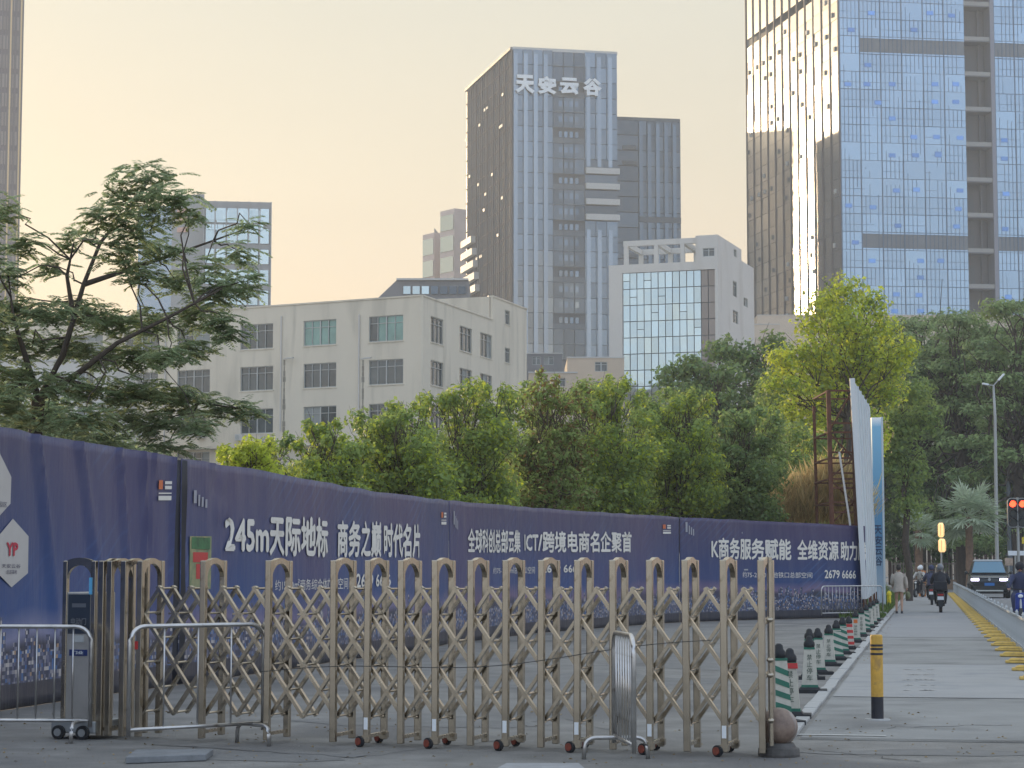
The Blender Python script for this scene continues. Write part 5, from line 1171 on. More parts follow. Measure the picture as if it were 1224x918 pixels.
for (x, y, a, b) in fcl:
    dY = random.uniform(-1.3, 1.3); c = at(x, y, FY+dY); k = FY/FPX
    near = min(tips, key=lambda q: (q-c).length); branch(lb, near, c, .016, .006, .25, 4, 5)
    for s in range(int(a*b*(.10 if y < 345 else .14))):
        d = rand_dirs(1)[0]; rr1 = random.random()**.5; p = c+Vector((d[0]*a*k*rr1, d[1]*a*k*rr1, d[2]*b*k*rr1)); az = random.uniform(0, 2*math.pi); L_ = random.uniform(.16, .32)
        hd = np.array([math.cos(az), math.sin(az), random.uniform(-.35,.45)]); side = np.array([-math.sin(az), math.cos(az), 0])
        nl = 9; t = np.linspace(.1, 1, nl)[:,None]; rach = np.array(p)+hd*L_*t+np.array([0,0,-1])*(t**2)*L_*random.uniform(.0,.55)
        for sg in (1, -1):
            dv = side*sg*.8+hd*.45+np.array([0,0,-.35]); dv = dv/np.linalg.norm(dv); ln = .052*(1-.45*np.abs(t-.45)); cc = rach+dv*ln
            wv_ = np.cross(dv, np.array([0,0,1.])); wv_ /= np.linalg.norm(wv_); C_.append(cc+rng.normal(size=cc.shape)*.004); AX.append(dv*ln*np.ones((nl,1))); AY.append(np.tile(wv_*.019, (nl,1)))
lb.build('limbs', bark, trunk, True, smooth=True)
leaf_quads(np.concatenate(C_), np.concatenate(AX), np.concatenate(AY), 'crown', lf_feather, r)
tree('shrub_tree', 'dim shrub mass low behind the leftmost banner and feathery tree', at(40, 560, 38), at(40, 540, 38), [(10,470,34,26,38),(60,490,34,22,38),(20,510,40,24,38),(90,520,36,18,38),(-25,500,30,40,38),(130,530,40,18,38),(170,545,40,16,38),(60,520,50,26,38)], lf_feather, .12, .75, .06)
# ---------------------------------------------------------------- dry grass on the mound behind the far hoarding
def blades(name, label, pts, m, h, w, lean=.4, kind=None, cat=None):
    n = len(pts); d = rng.normal(size=(n,3))*np.array([lean,lean,0])+np.array([0,0,1]); d /= np.linalg.norm(d, axis=1, keepdims=True); hh = h*(.5+rng.random((n,1))); s = rand_dirs(n); s[:,2] *= .1; s /= np.linalg.norm(s, axis=1, keepdims=True)
    pr = bpy.data.objects.new('tmp', None); ob = leaf_quads(pts+d*hh/2, d*hh/2, s*w, name, m, None); return tag(ob, label, cat, kind=kind)
pp = []
for (x, y, a, b) in ((940,614,30,12),(972,606,36,22),(1003,604,26,24),(992,586,20,18),(958,598,26,14),(1015,612,18,16)):
    c = at(x, y+2, 76); n = 2600; q = rng.normal(size=(n,3))*np.array([a,16,b])*76/FPX*.5+np.array(c); pp.append(q)
o = blades('dry_grass', 'dry straw coloured grass heaped behind the far banner', np.concatenate(pp), lf_dry, .75, .022, .55, 'stuff')
# mound carrying the grass and shrubs
mb = MB(); c = at(975, 640, 86); mb.ell((c.x, c.y, 0), 2.0, 3.0, at(975, 612, 86).z, 20, 10); tag(mb.build('mound', soil, smooth=True), kind='structure')
# grass verge between the kerb and the billboards
n = 9000; s_ = rng.uniform(s_of(64), s_of(128), n); t_ = -rng.random(n)**1.2*1.3-.12; pts = np.array([tuple(rp(a, b)) for a, b in zip(s_, t_)])
blades('grass_verge', 'green grass', pts, leaf_mat('verge_grass', (.12,.19,.04), (.07,.12,.04)), .22, .02, .4, 'stuff')
for i, (x, y) in enumerate(((1052,722),(1058,716),(1062,710))):
    p = gnd(x-3, y); tree('verge_bush', ['low bush at the near end of the grass verge', 'low bush in the middle of the grass verge', 'low bush at the far end of the grass verge'][i], p, p+Vector((0,0,.2)), [(x-5, y-6, 7, 6, p.y)], lf_mid, .12, .9, .02, cat='bush')
# ---------------------------------------------------------------- fan palms
def palm(label, px, pyc, Y, R_, nf, lean=0):
    c = at(px, pyc, Y); r = empty('fan_palm', (c.x, Y, 0), label, 'palm tree', 'fan palms by the junction'); tb = MB()
    pts = [(c.x+lean*.1*math.sin(i), Y, c.z*i/8) for i in range(9)]; tb.tube(pts, [.24-.005*i+.03*(i % 2) for i in range(9)], 10); tb.build('trunk', mat('palm_bark_'+str(int(px)), (.20,.13,.09), .9, var=.3, vscale=3, bump=.6, bscale=6), r, True)
    for i in range(nf):
        az = i*2.39996; el = random.uniform(-.7, 1.35); dv = Vector((math.cos(az)*math.cos(el), math.sin(az)*math.cos(el), math.sin(el))); L_ = R_*random.uniform(.45,.6); e = c+dv*L_
        mb = MB(); mb.bar(c, e, .035, .02); sd_ = dv.cross(Vector((0,0,1))).normalized(); up_ = sd_.cross(dv)
        nb = 15
        for j in range(nb):
            a = (j-(nb-1)/2)/((nb-1)/2)*1.9; bd = dv*math.cos(a)+sd_*math.sin(a); bl_ = R_*.48*(1-.18*abs(a)/1.9)*random.uniform(.85,1.1); q = e+bd*bl_-Vector((0,0,bl_*.22*random.uniform(.5,1.6))); wv_ = bd.cross(up_).normalized()*.055*R_/2; m1 = e.lerp(q, .5)
            mb.add([e, m1+wv_+up_*.03, q, m1-wv_+up_*.03], [(0,1,2,3)])
        mb.build('frond', lf_palm, r, True)
palm('large silvery fan palm with a rough trunk left of the street lamp', 1158, 618, 126, 2.7, 40)
palm('smaller green fan palm behind the yellow lit sign', 1098, 634, 130, 1.7, 28)
# ================================================================ billboards and truss
A0, A1 = gnd(1036, 716), None
Yb = 66.; pb0 = at(1036, 716, Yb); pt0 = at(1021, 456, Yb); pb1 = at(1048.5, 706, 77); pt1 = at(1040, 487, 77)
r = empty('leaning_billboard', (pb0.x, pb0.y, 0), 'tall pale grey blue billboard seen almost edge on beside the rusty frame', 'billboard')
bb_m = mat('billboard_pale', (.50,.58,.62), .5, var=.08, vscale=.5, stretch=(1,1,.2)); edge_m = mat('billboard_edge', (.62,.64,.64), .5)
th = Vector((-.14, 0, 0)); mb = MB(); mb.hexa([pb0+th, pb0, pb1, pb1+th, pt0+th, pt0, pt1, pt1+th]); mb.build('panel', bb_m, r, True)
npl = 6
for i in range(1, npl):
    t = i/npl; a = pb0.lerp(pb1, t); b = pt0.lerp(pt1, t); mb = MB(); mb.bar(a+Vector((.02,0,0)), b+Vector((.02,0,0)), .05, .05); mb.build('seam_strip', edge_m, r, True)
mb = MB(); mb.bar(pb0+Vector((-.07,-.04,0)), pt0+Vector((-.07,-.04,.1)), .16, .06, (0,1,0)); mb.build('edge_strip', edge_m, r, True)
for t in (.02, .5, .98):
    a = pb0.lerp(pb1, t)+th/2; mb = MB(); mb.box(a.x-.06, a.x+.06, a.y-.06, a.y+.06, 0, a.z+.2); mb.build('post', rust, r, True)
# rusty frame behind it
T0, T1 = at(990, 466, Yb+.3), at(1019, 466, Yb+.3); zb0 = .5
r = empty('rusty_frame', (T0.x, T0.y, 0), 'rusty lattice steel frame propping up the pale billboard from behind', 'frame'); 
legs = [(T0.x, Yb+.3, at(990,466,Yb).z), (T1.x, Yb+.3, at(1020,466,Yb).z), (T0.x, Yb+3.5, at(990,468,Yb).z-.2), (T1.x+.5, Yb+3.5, at(990,468,Yb).z-.2)]
lx = at(993, 640, Yb).x; 
for i, (x, y, z) in enumerate(legs): mb = MB(); mb.bar((x+.1, y, 0), (x, y, z), .13 if i == 0 else .09); mb.build('post', rust, r, True)
ys_ = [466, 505, 516, 540, 547, 565, 572, 583, 600, 612, 627]
for k, y in enumerate(ys_):
    z = at(1000, y, Yb).z; mb = MB(); mb.bar((T0.x, Yb+.3, z), (T1.x, Yb+.3, z), .06); mb.build('cross_bar', rust, r, True)
    if k % 2 == 0: mb = MB(); mb.bar((T0.x+.05, Yb+3.5, z), (T1.x+.5, Yb+3.5, z), .05); mb.build('cross_bar', rust, r, True); mb = MB(); mb.bar((T0.x, Yb+.3, z), (T0.x, Yb+3.5, z), .05); mb.build('cross_bar', rust, r, True)
for k, (a, b) in enumerate(zip(ys_[::2], ys_[2::2])):
    z0, z1 = at(1000, b, Yb).z, at(1000, a, Yb).z; x0, x1 = (T0.x, T1.x) if k % 2 == 0 else (T1.x, T0.x); mb = MB(); mb.bar((x0, Yb+.34, z0), (x1, Yb+.34, z1), .045); mb.build('brace', rust, r, True)
mb = MB(); mb.bar(at(1003, 540, Yb+.2), at(1018, 640, Yb+.2), .06); mb.build('pale_pole', pipe_m, r, True)
# blue sign pillar
Yp = 80.; a = at(1047, 709, Yp); zt = at(1047, 499, Yp).z
r = empty('sign_pillar', (a.x, a.y, 0), 'blue advertising pillar with dark lettering low down, right of the pale billboard', 'sign'); x0, x1 = at(1043.5, 600, Yp).x, at(1057, 600, Yp).x
m_pb = bpy.data.materials.new('pillar_print'); m_pb.use_nodes = True; t = m_pb.node_tree; tcx = t.nodes.new('ShaderNodeTexCoord'); sxx = t.nodes.new('ShaderNodeSeparateXYZ'); t.links.new(tcx.outputs['Generated'], sxx.inputs[0]); rm = t.nodes.new('ShaderNodeValToRGB'); t.links.new(sxx.outputs[2], rm.inputs[0]); e = rm.color_ramp.elements
for q_, (p_, c_) in zip([e[0], e[1], e.new(.5), e.new(.6)], [(0,(.42,.50,.56)), (.30,(.30,.42,.52)), (.36,(.06,.22,.40)), (.95,(.22,.50,.70))]): q_.position = p_; q_.color = (*c_, 1)
t.links.new(rm.outputs[0], t.nodes['Principled BSDF'].inputs[0]); t.nodes['Principled BSDF'].inputs['Roughness'].default_value = .4
mb = MB(); mb.box(x0, x1-.08, Yp, Yp+.5, .15, zt); mb.build('panel', m_pb, r, True)
mb = MB(); mb.box(x1-.078, x1, Yp-.01, Yp+.55, .15, zt+.02); mb.build('edge_highlight', bb_m, r, True); mb = MB(); mb.box(x0+.05, x1-.1, Yp+.05, Yp+.45, 0, .15); mb.build('base', kerb_m, r, True)  # pale strip stands in for the highlight along the pillar's right edge
for i, ch in enumerate('天安云谷'):
    zt_, zb_ = at(1050, 628+i*12.5, Yp).z, at(1050, 638.5+i*12.5, Yp).z; print_text(ch, lambda u, v: (x0+.04+(x1-x0-.16)*u, Yp-.012, zb_+(zt_-zb_)*v), 'lettering', mat('navy_ink', (.02,.05,.12), .6) if 'navy_ink' not in MATS else MATS['navy_ink'], r, .02)
# ================================================================ street lamp
Yl = 135.; a = at(1192, 690, Yl); tp = at(1187.5, 461, Yl); b0 = Vector((a.x, Yl, 0)); r = empty('street_lamp', b0, 'tall grey street lamp with two arms in front of the dark trees', 'street lamp'); lamp_m = mat('lamp_grey', (.36,.37,.36), .5, .4)
mb = MB(); mb.tube([b0, b0+Vector((0,0,.5)), tp+Vector((.06,0,-2)), tp], [.16, .13, .10, .07], 10); mb.build('pole', lamp_m, r, True, smooth=True)
for (x, y), nm in (((1174,458.5), 1), ((1200,447), 2)):
    e = at(x, y, Yl); mb = MB(); mb.tube([tp, tp.lerp(e, .6)], .045, 6); ar = mb.build('arm', lamp_m, r, True); mb = MB(); mb.bar(tp.lerp(e, .45), e, .26, .12, (0,0,1)); mb.build('lamp_head', sign_white, ar, True, bevel=.03)
# ================================================================ traffic lights
Yt = 80.
def em(name, col, s): return mat(name, col, .4, emit=col, es=s)
red_on = em('red_signal', (1., .06, .02), 3.2); off_l = mat('signal_off', (.02,.03,.03), .3); sig_m = mat('signal_housing', (.025,.028,.03), .5)
pz = gnd(1216.5, 734)
for px, lab, hp in ((1210, 'left signal head of the pair showing a round red light', True), (1221.5, 'right signal head of the pair showing red, cut by the photo edge', False)):
    c = at(px, 613, Yt); r = empty('traffic_light', (c.x, Yt, c.z-.55), lab, 'traffic light', 'paired red traffic signals'); 
    pr_ = []
    mb = MB(); n = 20; w2, h2 = .185, .55; ring = []
    for k in range(n):
        aa = 2*math.pi*k/n; x = w2*math.copysign(abs(math.cos(aa))**.55, math.cos(aa)); z = math.sin(aa); z = (h2-w2)*math.copysign(1, z)*(abs(z) > .001)+w2*z if abs(z) > .001 else 0; ring.append((x, z))
    mb.v = [(c.x+x, Yt-.09, c.z+z) for x, z in ring]+[(c.x+x, Yt+.09, c.z+z) for x, z in ring]; mb.f = [tuple(range(n)), tuple(range(2*n-1, n-1, -1))]+[(k, (k+1)%n, n+(k+1)%n, n+k) for k in range(n)]; mb.build('housing', sig_m, r, True)
    rp_ = [Vector((c.x+x*1.04, Yt-.10, c.z+z*1.01)) for x, z in ring]; mb = MB(); mb.tube(rp_+[rp_[0]], .014, 5, False); mb.build('pale_rim', lamp_m, r, True)
    for k in range(3):
        zz_ = c.z+.34-.34*k; mb = MB(); mb.disc((c.x, Yt-.10, zz_), (0,1,0), .125, .03, 18); ln_ = mb.build('lens', red_on if k == 0 else off_l, r, True)
        mb = MB(); vs = []; 
        for q_ in range(9): aa = math.pi*q_/8; vs += [(c.x+.14*math.cos(aa), Yt-.09, zz_+.14*math.sin(aa)), (c.x+.14*math.cos(aa), Yt-.24, zz_+.13*math.sin(aa))]
        mb.add(vs, [(2*q_, 2*q_+1, 2*q_+3, 2*q_+2) for q_ in range(8)]); ho = mb.build('visor', sig_m, r, True); so = ho.modifiers.new('s','SOLIDIFY'); so.thickness = .008
px_ = at(1216.3, 613, Yt).x; r = empty('signal_pole', (px_, Yt, 0), 'grey pole with bracket and small sign carrying the two red signals', 'pole')
mb = MB(); mb.tube([(px_,Yt,0), (px_,Yt,4.25)], .055, 10); mb.build('pole', lamp_m, r, True); mb = MB(); mb.box(px_-.2, px_+.25, Yt-.02, Yt+.03, at(0,600,Yt).z, at(0,600,Yt).z+.05); mb.box(px_-.2, px_+.25, Yt-.02, Yt+.03, at(0,626,Yt).z, at(0,626,Yt).z+.05); mb.build('bracket', lamp_m, r, True)
def flat_sign(nm, label, px0, px1, py0, py1, Y, m, pole_px=None, txt=None, tm=None, cat='sign'):
    a, b = at(px0, py0, Y), at(px1, py1, Y); r = empty(nm, (a.x, Y, 0), label, cat); mb = MB(); mb.box(a.x, b.x, Y, Y+.04, b.z, a.z); mb.build('sign_face', m, r, True, bevel=.01)
    if pole_px: p = at(pole_px, py0, Y).x; mb = MB(); mb.tube([(p,Y+.08,0), (p,Y+.08,a.z)], .04, 8); mb.build('pole', lamp_m, r, True)
    if txt: print_text(txt, lambda u, v: (a.x+(b.x-a.x)*(.08+.84*u), Y-.01, b.z+(a.z-b.z)*(.2+.6*v)), 'lettering', tm, r, .01)
    return r
flat_sign('street_sign', 'white street name plate on a pole left of the signal pole', 1205, 1226, 658.5, 664, 84, sign_white, 1214, None)
flat_sign('notice_board', 'small pale orange notice under the street lamp', 1201, 1211, 667, 676, 132, mat('notice', (.42,.32,.25), .7, var=.3, vscale=4), 1206)
flat_sign('yellow_sign', 'small yellow sign at the right edge above the blue scooter', 1221.5, 1228, 642, 650, 90, mat('sign_yellow', (.62,.48,.03), .5), 1225)
# lit sign: two stacked lanterns
Yg = 112.; c = at(1126, 700, Yg); r = empty('lit_sign', (c.x, Yg, 0), 'warm lit double lantern sign on a thin pole beyond the riders', 'sign'); glow = mat('lantern_glow', (1,.70,.32), .5, emit=(1,.62,.26), es=.7); glow_c = mat('lantern_frame', (.30,.13,.05), .5)
mb = MB(); mb.tube([(c.x,Yg+.05,0), (c.x,Yg+.05,at(1126,624,Yg).z)], .05, 8); mb.build('pole', lamp_m, r, True)
for (x0, x1, y0, y1) in ((1120.5,1129,625,642), (1121,1131,644,660)):
    a, b = at(x0, y0, Yg), at(x1, y1, Yg); mx_ = (a.x+b.x)/2; mz = (a.z+b.z)/2; h_ = (a.z-b.z)/2; w_ = (b.x-a.x)/2
    mb = MB(); mb.lathe([(w_*.55,-h_), (w_*.95,-h_*.75), (w_,0), (w_*.9,h_*.7), (w_*.5,h_)], 12, (mx_, Yg, mz)); ln_ = mb.build('lantern', glow, r, True); mb = MB()
    for k in range(6): aa = k*math.pi/3+.2; mb.bar((mx_+math.cos(aa)*w_*1.0, Yg+math.sin(aa)*w_, mz-h_*.8), (mx_+math.cos(aa)*w_*1.0, Yg+math.sin(aa)*w_, mz+h_*.8), .015)
    mb.build('lantern_frame', glow_c, ln_, True)
# utility post
p = at(1206, 600, 150); r = empty('utility_pole', (p.x, 150, 0), 'dark utility pole with pegs right of the street lamp', 'pole'); mb = MB(); mb.tube([(p.x,150,0), (p.x,150,at(1206,575,150).z)], [.22,.16], 10); mb.build('pole', m_mull2, r, True)
for i in range(9): z = 1+i*.75; mb = MB(); mb.bar((p.x-.35,149.9,z), (p.x+.35,149.9,z), .05); mb.build('peg', m_mull2, r, True)
# ================================================================ fences at the far junction
def slat_fence(nm, label, px0, px1, pyt, Y, m, step_px, wfrac, rails, y0=0.05, jitter=0.):
    x0, x1 = at(px0, 690, Y).x, at(px1, 690, Y).x; zt = at(0, pyt, Y).z; r = empty(nm, (x0, Y, 0), label, 'fence'); st = step_px*Y/FPX; n = int((x1-x0)/st); mb = MB(); mb.box(0, st*wfrac, -.04, .04, y0, 1); s0 = mb.build('slat', m, r)
    for i in range(n):
        h = (zt+random.uniform(-1,1)*jitter-y0)/(1-y0)
        if i == 0: s0.scale = (1,1,h); continue
        inst(s0, r, (i*st+random.uniform(-.01,.01), 0, 0), None, (1, 1, h))
    for z in rails: mb = MB(); mb.box(0, x1-x0, .05, .11, z*zt-.05, z*zt+.05); mb.build('rail', m, r)
    return r
brown_m = mat('brown_timber', (.105,.065,.055), .8, var=.35, vscale=1.5)
slat_fence('timber_fence', 'tall brown slatted fence under the dark trees beyond the junction', 1062, 1270, 641, 178, brown_m, 5.2, .72, (.25,.8), jitter=.12)
gf = mat('tan_railing', (.28,.24,.20), .6, .2, var=.2, vscale=2)
slat_fence('low_railing', 'low tan railing along the far pavement below the brown fence', 1066, 1170, 673, 162, gf, 3.4, .30, (.15,.97))
slat_fence('low_railing', 'low tan railing at the right edge behind the dark car', 1200, 1270, 676, 163, gf, 3.4, .30, (.15,.97))
mb = MB(); a, b = at(1085, 700, 160), at(1300, 700, 160); mb.box(a.x, b.x, 159.5, 160, 0, .75); w_ = mb.build('planter_wall', mat('planter_tan', (.34,.24,.17), .85, var=.15, vscale=.4)); tag(w_, 'long low tan planter wall in front of the far railing', 'wall')
# barrier arm and post in orange
Yo = 118.; a = at(1102, 700, Yo); r = empty('parking_barrier', (a.x, Yo, 0), 'orange parking gate post with pale boom across the end of the path', 'barrier'); mb = MB(); mb.box(a.x-.16, a.x+.20, Yo-.15, Yo+.15, 0, 1.45); mb.build('post', mat('orange_paint', (.55,.20,.04), .5), r, True, bevel=.03)
mb = MB(); mb.box(at(1073,697,Yo).x, a.x-.17, Yo-.03, Yo+.03, at(0,697,Yo).z, at(0,693.5,Yo).z); mb.build('boom', mat('boom_tan', (.55,.42,.33), .6), r, True); mb = MB(); mb.ell((a.x-.05,Yo,1.62), .13, .13, .16, 10, 6); mb.build('lamp', sign_white, r, True)
# ================================================================ people: skinned bodies
def skin_body(name, joints, edges, m, parent, root=0, sub=1):
    me = bpy.data.meshes.new(name); me.from_pydata([j[:3] for j in joints], edges, []); o = bpy.data.objects.new(name, me); COL.objects.link(o); sk = o.modifiers.new('skin', 'SKIN'); sk.use_smooth_shade = True
    for v, j in zip(me.skin_vertices[0].data, joints): v.radius = (j[3], j[4] if len(j) > 4 else j[3])
    for i, v in enumerate(me.skin_vertices[0].data): v.use_root = (i == root)
    sb = o.modifiers.new('sub', 'SUBSURF'); sb.levels = sub; sb.render_levels = sub
    dg = bpy.context.evaluated_depsgraph_get(); nm = bpy.data.meshes.new_from_object(o.evaluated_get(dg)); bpy.data.objects.remove(o); nm.name = name; nm.materials.clear(); nm.materials.append(m)
    for p in nm.polygons: p.use_smooth = True; p.material_index = 0
    ob = bpy.data.objects.new(name, nm); COL.objects.link(ob); ob.parent = parent; return ob
skin_m = mat('skin', (.50,.30,.21), .6); hair_m = mat('hair', (.02,.016,.014), .6)
def fingers(P, parent, hand, dirv, side):
    # five short tapered fingers closing on something, thumb from the side
    hand = Vector(hand); d = Vector(dirv).normalized(); s = Vector(side).normalized()
    for k, (off, ln) in enumerate(((-.03,.070),(-.010,.080),(.010,.076),(.030,.060))):
        a = hand+s*off+d*.035; b = a+d*ln*.5; c = b+(d*.4+Vector((0,0,-.8)))*ln*.45; P.tube([a,b,c], [.009,.008,.006], 5)
    a = hand-s*.035; P.tube([a, a-s*.025+d*.03, a-s*.015+d*.055], [.010,.009,.007], 5)
def head(parent, c, hair_col, faceY=-1, helmet=None, hl=1.0):
    c = Vector(c); mb = MB(); mb.ell(c, .075, .092, .115, 14, 10); mb.ell(c+Vector((0, faceY*.088, -.012)), .014, .022, .022, 8, 6); mb.ell(c+Vector((.078,0,-.01)), .012, .022, .032, 8, 6); mb.ell(c+Vector((-.078,0,-.01)), .012, .022, .032, 8, 6)
    h = mb.build('head', skin_m, parent, smooth=True)
    mb = MB(); 
    for sx_ in (-.03, .03): mb.ell(c+Vector((sx_, faceY*.083, .012)), .012, .008, .007, 8, 6)
    mb.build('eyes', hair_m, h, smooth=True); mb = MB(); mb.ell(c+Vector((0, faceY*.084, -.055)), .024, .008, .007, 8, 6); mb.build('mouth', red_pl, h, smooth=True)
    if helmet: mb = MB(); mb.ell(c+Vector((0,-faceY*.012,.035)), .125, .145, .125, 16, 10); mb.build('helmet', helmet, parent, smooth=True)
    else: mb = MB(); mb.ell(c+Vector((0,-faceY*.022,.025)), .088, .098, .108*hl, 14, 10); mb.build('hair', hair_col, parent, smooth=True)
# walking woman in a beige coat, seen from behind, striding away
wp = gnd(1075, 733.5); r = empty('person', wp, 'person in a beige coat walking away along the left side of the path', 'person', rz=yaw)
J = [(0,0,.86,.13,.10),(0,0,1.0,.125,.095),(0,.0,1.20,.155,.10),(0,.01,1.33,.13,.08),(0,.01,1.41,.05,.05),(0,.02,1.46,.045,.045),
 (-.17,.01,1.31,.06,.06),(-.23,.05,1.08,.045,.045),(-.20,.20,.95,.035,.035),(-.19,.24,.91,.03,.03),
 (.17,.01,1.31,.06,.06),(.24,-.04,1.06,.045,.045),(.26,-.02,.84,.035,.035),(.265,0,.79,.03,.03),
 (-.085,0,.80,.085,.085),(-.09,.10,.46,.055,.055),(-.09,-.02,.09,.036,.036),(-.09,.07,.04,.032,.028),
 (.085,0,.80,.085,.085),(.09,-.02,.46,.055,.055),(.09,-.17,.12,.036,.036),(.09,-.10,.04,.032,.028)]
E = [(0,1),(1,2),(2,3),(3,4),(4,5),(3,6),(6,7),(7,8),(8,9),(3,10),(10,11),(11,12),(12,13),(0,14),(14,15),(15,16),(16,17),(0,18),(18,19),(19,20),(20,21)]
skin_body('body', J, E, skin_m, r); head(r, (0,.02,1.55), hair_m, 1)
coat_m = mat('beige_coat', (.52,.45,.38), .85, var=.12, vscale=8); dk = mat('dark_shoes', (.03,.03,.035), .6)
mb = MB(); n = 16; prof = [(.74,.21,.16),(.80,.205,.155),(.98,.17,.13),(1.12,.18,.13),(1.28,.205,.125),(1.38,.13,.09),(1.42,.07,.065)]
for z, rx, ry in prof:
    for k in range(n): aa = 2*math.pi*k/n; w_ = 1+.05*math.sin(aa*5)*(z < 1); mb.v.append((rx*w_*math.cos(aa), ry*w_*math.sin(aa), z+.015*math.sin(aa*3)*(z < .8)))
for i in range(len(prof)-1):
    for k in range(n): mb.f.append((i*n+k, i*n+(k+1)%n, (i+1)*n+(k+1)%n, (i+1)*n+k))
ct_ = mb.build('coat', coat_m, r, smooth=True)
for pts in ([(-.16,.01,1.34),(-.20,.02,1.22),(-.235,.05,1.08),(-.215,.15,.98)], [(.16,.01,1.34),(.21,-.02,1.22),(.245,-.04,1.06),(.26,-.02,.88)]): mb = MB(); mb.tube(pts, [.085,.072,.062,.058], 10); mb.build('sleeve', coat_m, r, smooth=True)
mb = MB(); fingers(mb, r, (-.19,.24,.91), (0,.5,-.6), (1,0,0)); fingers(mb, r, (.265,0,.79), (0,.1,-1), (0,1,0)); mb.build('fingers', skin_m, r)
for x, y0 in ((-.09,.04), (.09,-.13)): mb = MB(); mb.taper(x, y0, 0, .09, .042, .12, .036, .07); mb.build('shoe', dk, r, bevel=.012)
mb = MB(); mb.ell((.30,.02,.62), .09, .13, .14, 12, 8); 
bg_ = mb.build('shopping_bag', mat('olive_bag', (.14,.15,.07), .7, var=.3, vscale=9)); bg_.location = wp; bg_.rotation_euler = (0,0,yaw); tag(bg_, 'dark olive bag hanging from the right hand of the walking person', 'bag')
mb = MB(); mb.tube([(.27,0,.78),(.30,.0,.70)], .008, 5); o = mb.build('bag_strap', bg_.data.materials[0], bg_)
yb = gnd(1063, 727); r = empty('yellow_bag', (yb.x, yb.y, 0), 'small bright yellow hydrant standing on the grass verge', 'hydrant'); mb = MB(); mb.lathe([(.11,0),(.11,.05),(.075,.06),(.075,.5),(.10,.52),(.09,.6),(.03,.68)], 12); mb.build('barrel', mat('yellow_bright', (.75,.62,.02), .5), r, smooth=False); mb = MB(); mb.disc((0,-.09,.36), (0,1,0), .045, .1, 8); mb.build('outlet', MATS['yellow_bright'], r); r.name = 'fire_hydrant'
# ---------------------------------------------------------------- scooters and riders
def scooter(loc, rz, label, body_m, rear=True, plate=True, tail=red_pl):
    o = empty('scooter', loc, label, 'scooter', None, rz)
    # y forward
    for y, nm in ((-.52, 'rear'), (.62, 'front')):
        mb = MB(); mb.disc((0,y,.24), (1,0,0), .24, .11, 20); wh = mb.build('wheel', rubber, o, bevel=.02); mb = MB(); mb.disc((0,y,.24), (1,0,0), .13, .12, 14); mb.build('rim', galv, wh)
    mb = MB(); mb.hexa([(-.13,-.62,.36),(.13,-.62,.36),(.15,.0,.34),(-.15,.0,.34),(-.12,-.72,.72),(.12,-.72,.72),(.14,-.05,.70),(-.14,-.05,.70)]); mb.build('body', body_m, o, bevel=.05)
    mb = MB(); mb.box(-.15,.15,-.06,.42,.22,.30); mb.build('floor_board', body_m, o, bevel=.02)
    mb = MB(); mb.hexa([(-.17,.36,.26),(.17,.36,.26),(.12,.50,.26),(-.12,.50,.26),(-.16,.42,.86),(.16,.42,.86),(.10,.55,.90),(-.10,.55,.90)]); mb.build('front_shield', body_m, o, bevel=.04)
    mb = MB(); mb.hexa([(-.13,-.74,.725),(.13,-.74,.725),(.14,.0,.72),(-.14,.0,.72),(-.11,-.70,.80),(.11,-.70,.80),(.11,-.03,.78),(-.11,-.03,.78)]); mb.build('seat', rubber, o, bevel=.03)
    mb = MB(); mb.tube([(0,.60,.30),(0,.46,.95)], .03, 8); mb.build('fork', galv, o); mb = MB(); mb.tube([(-.33,.33,1.0),(-.12,.44,.98),(.12,.44,.98),(.33,.33,1.0)], .016, 6); mb.build('handlebar', rubber, o)
    for s in (-1, 1):
        mb = MB(); mb.tube([(s*.22,.40,1.0),(s*.30,.38,1.14)], .008, 5); mi = mb.build('mirror', rubber, o); mb = MB(); mb.ell((s*.32,.38,1.18), .06, .015, .04, 10, 6); mb.build('mirror_glass', win_glass, mi)
    mb = MB(); mb.box(-.10,.10,-.745,-.70,.60,.66); mb.build('tail_light', tail, o); mb = MB(); mb.box(-.11,.11,-.75,-.735,.44,.57); mb.build('plate', sign_white, o); mb = MB(); mb.hexa([(-.07,-.80,.20),(.07,-.80,.20),(.07,-.74,.22),(-.07,-.74,.22),(-.09,-.74,.50),(.09,-.74,.50),(.09,-.70,.50),(-.09,-.70,.50)]); mb.build('mudguard', rubber, o)
    mb = MB(); mb.ell((0,.555,.80), .07, .03, .05, 10, 6); mb.build('headlight', sign_white, o)
    return o
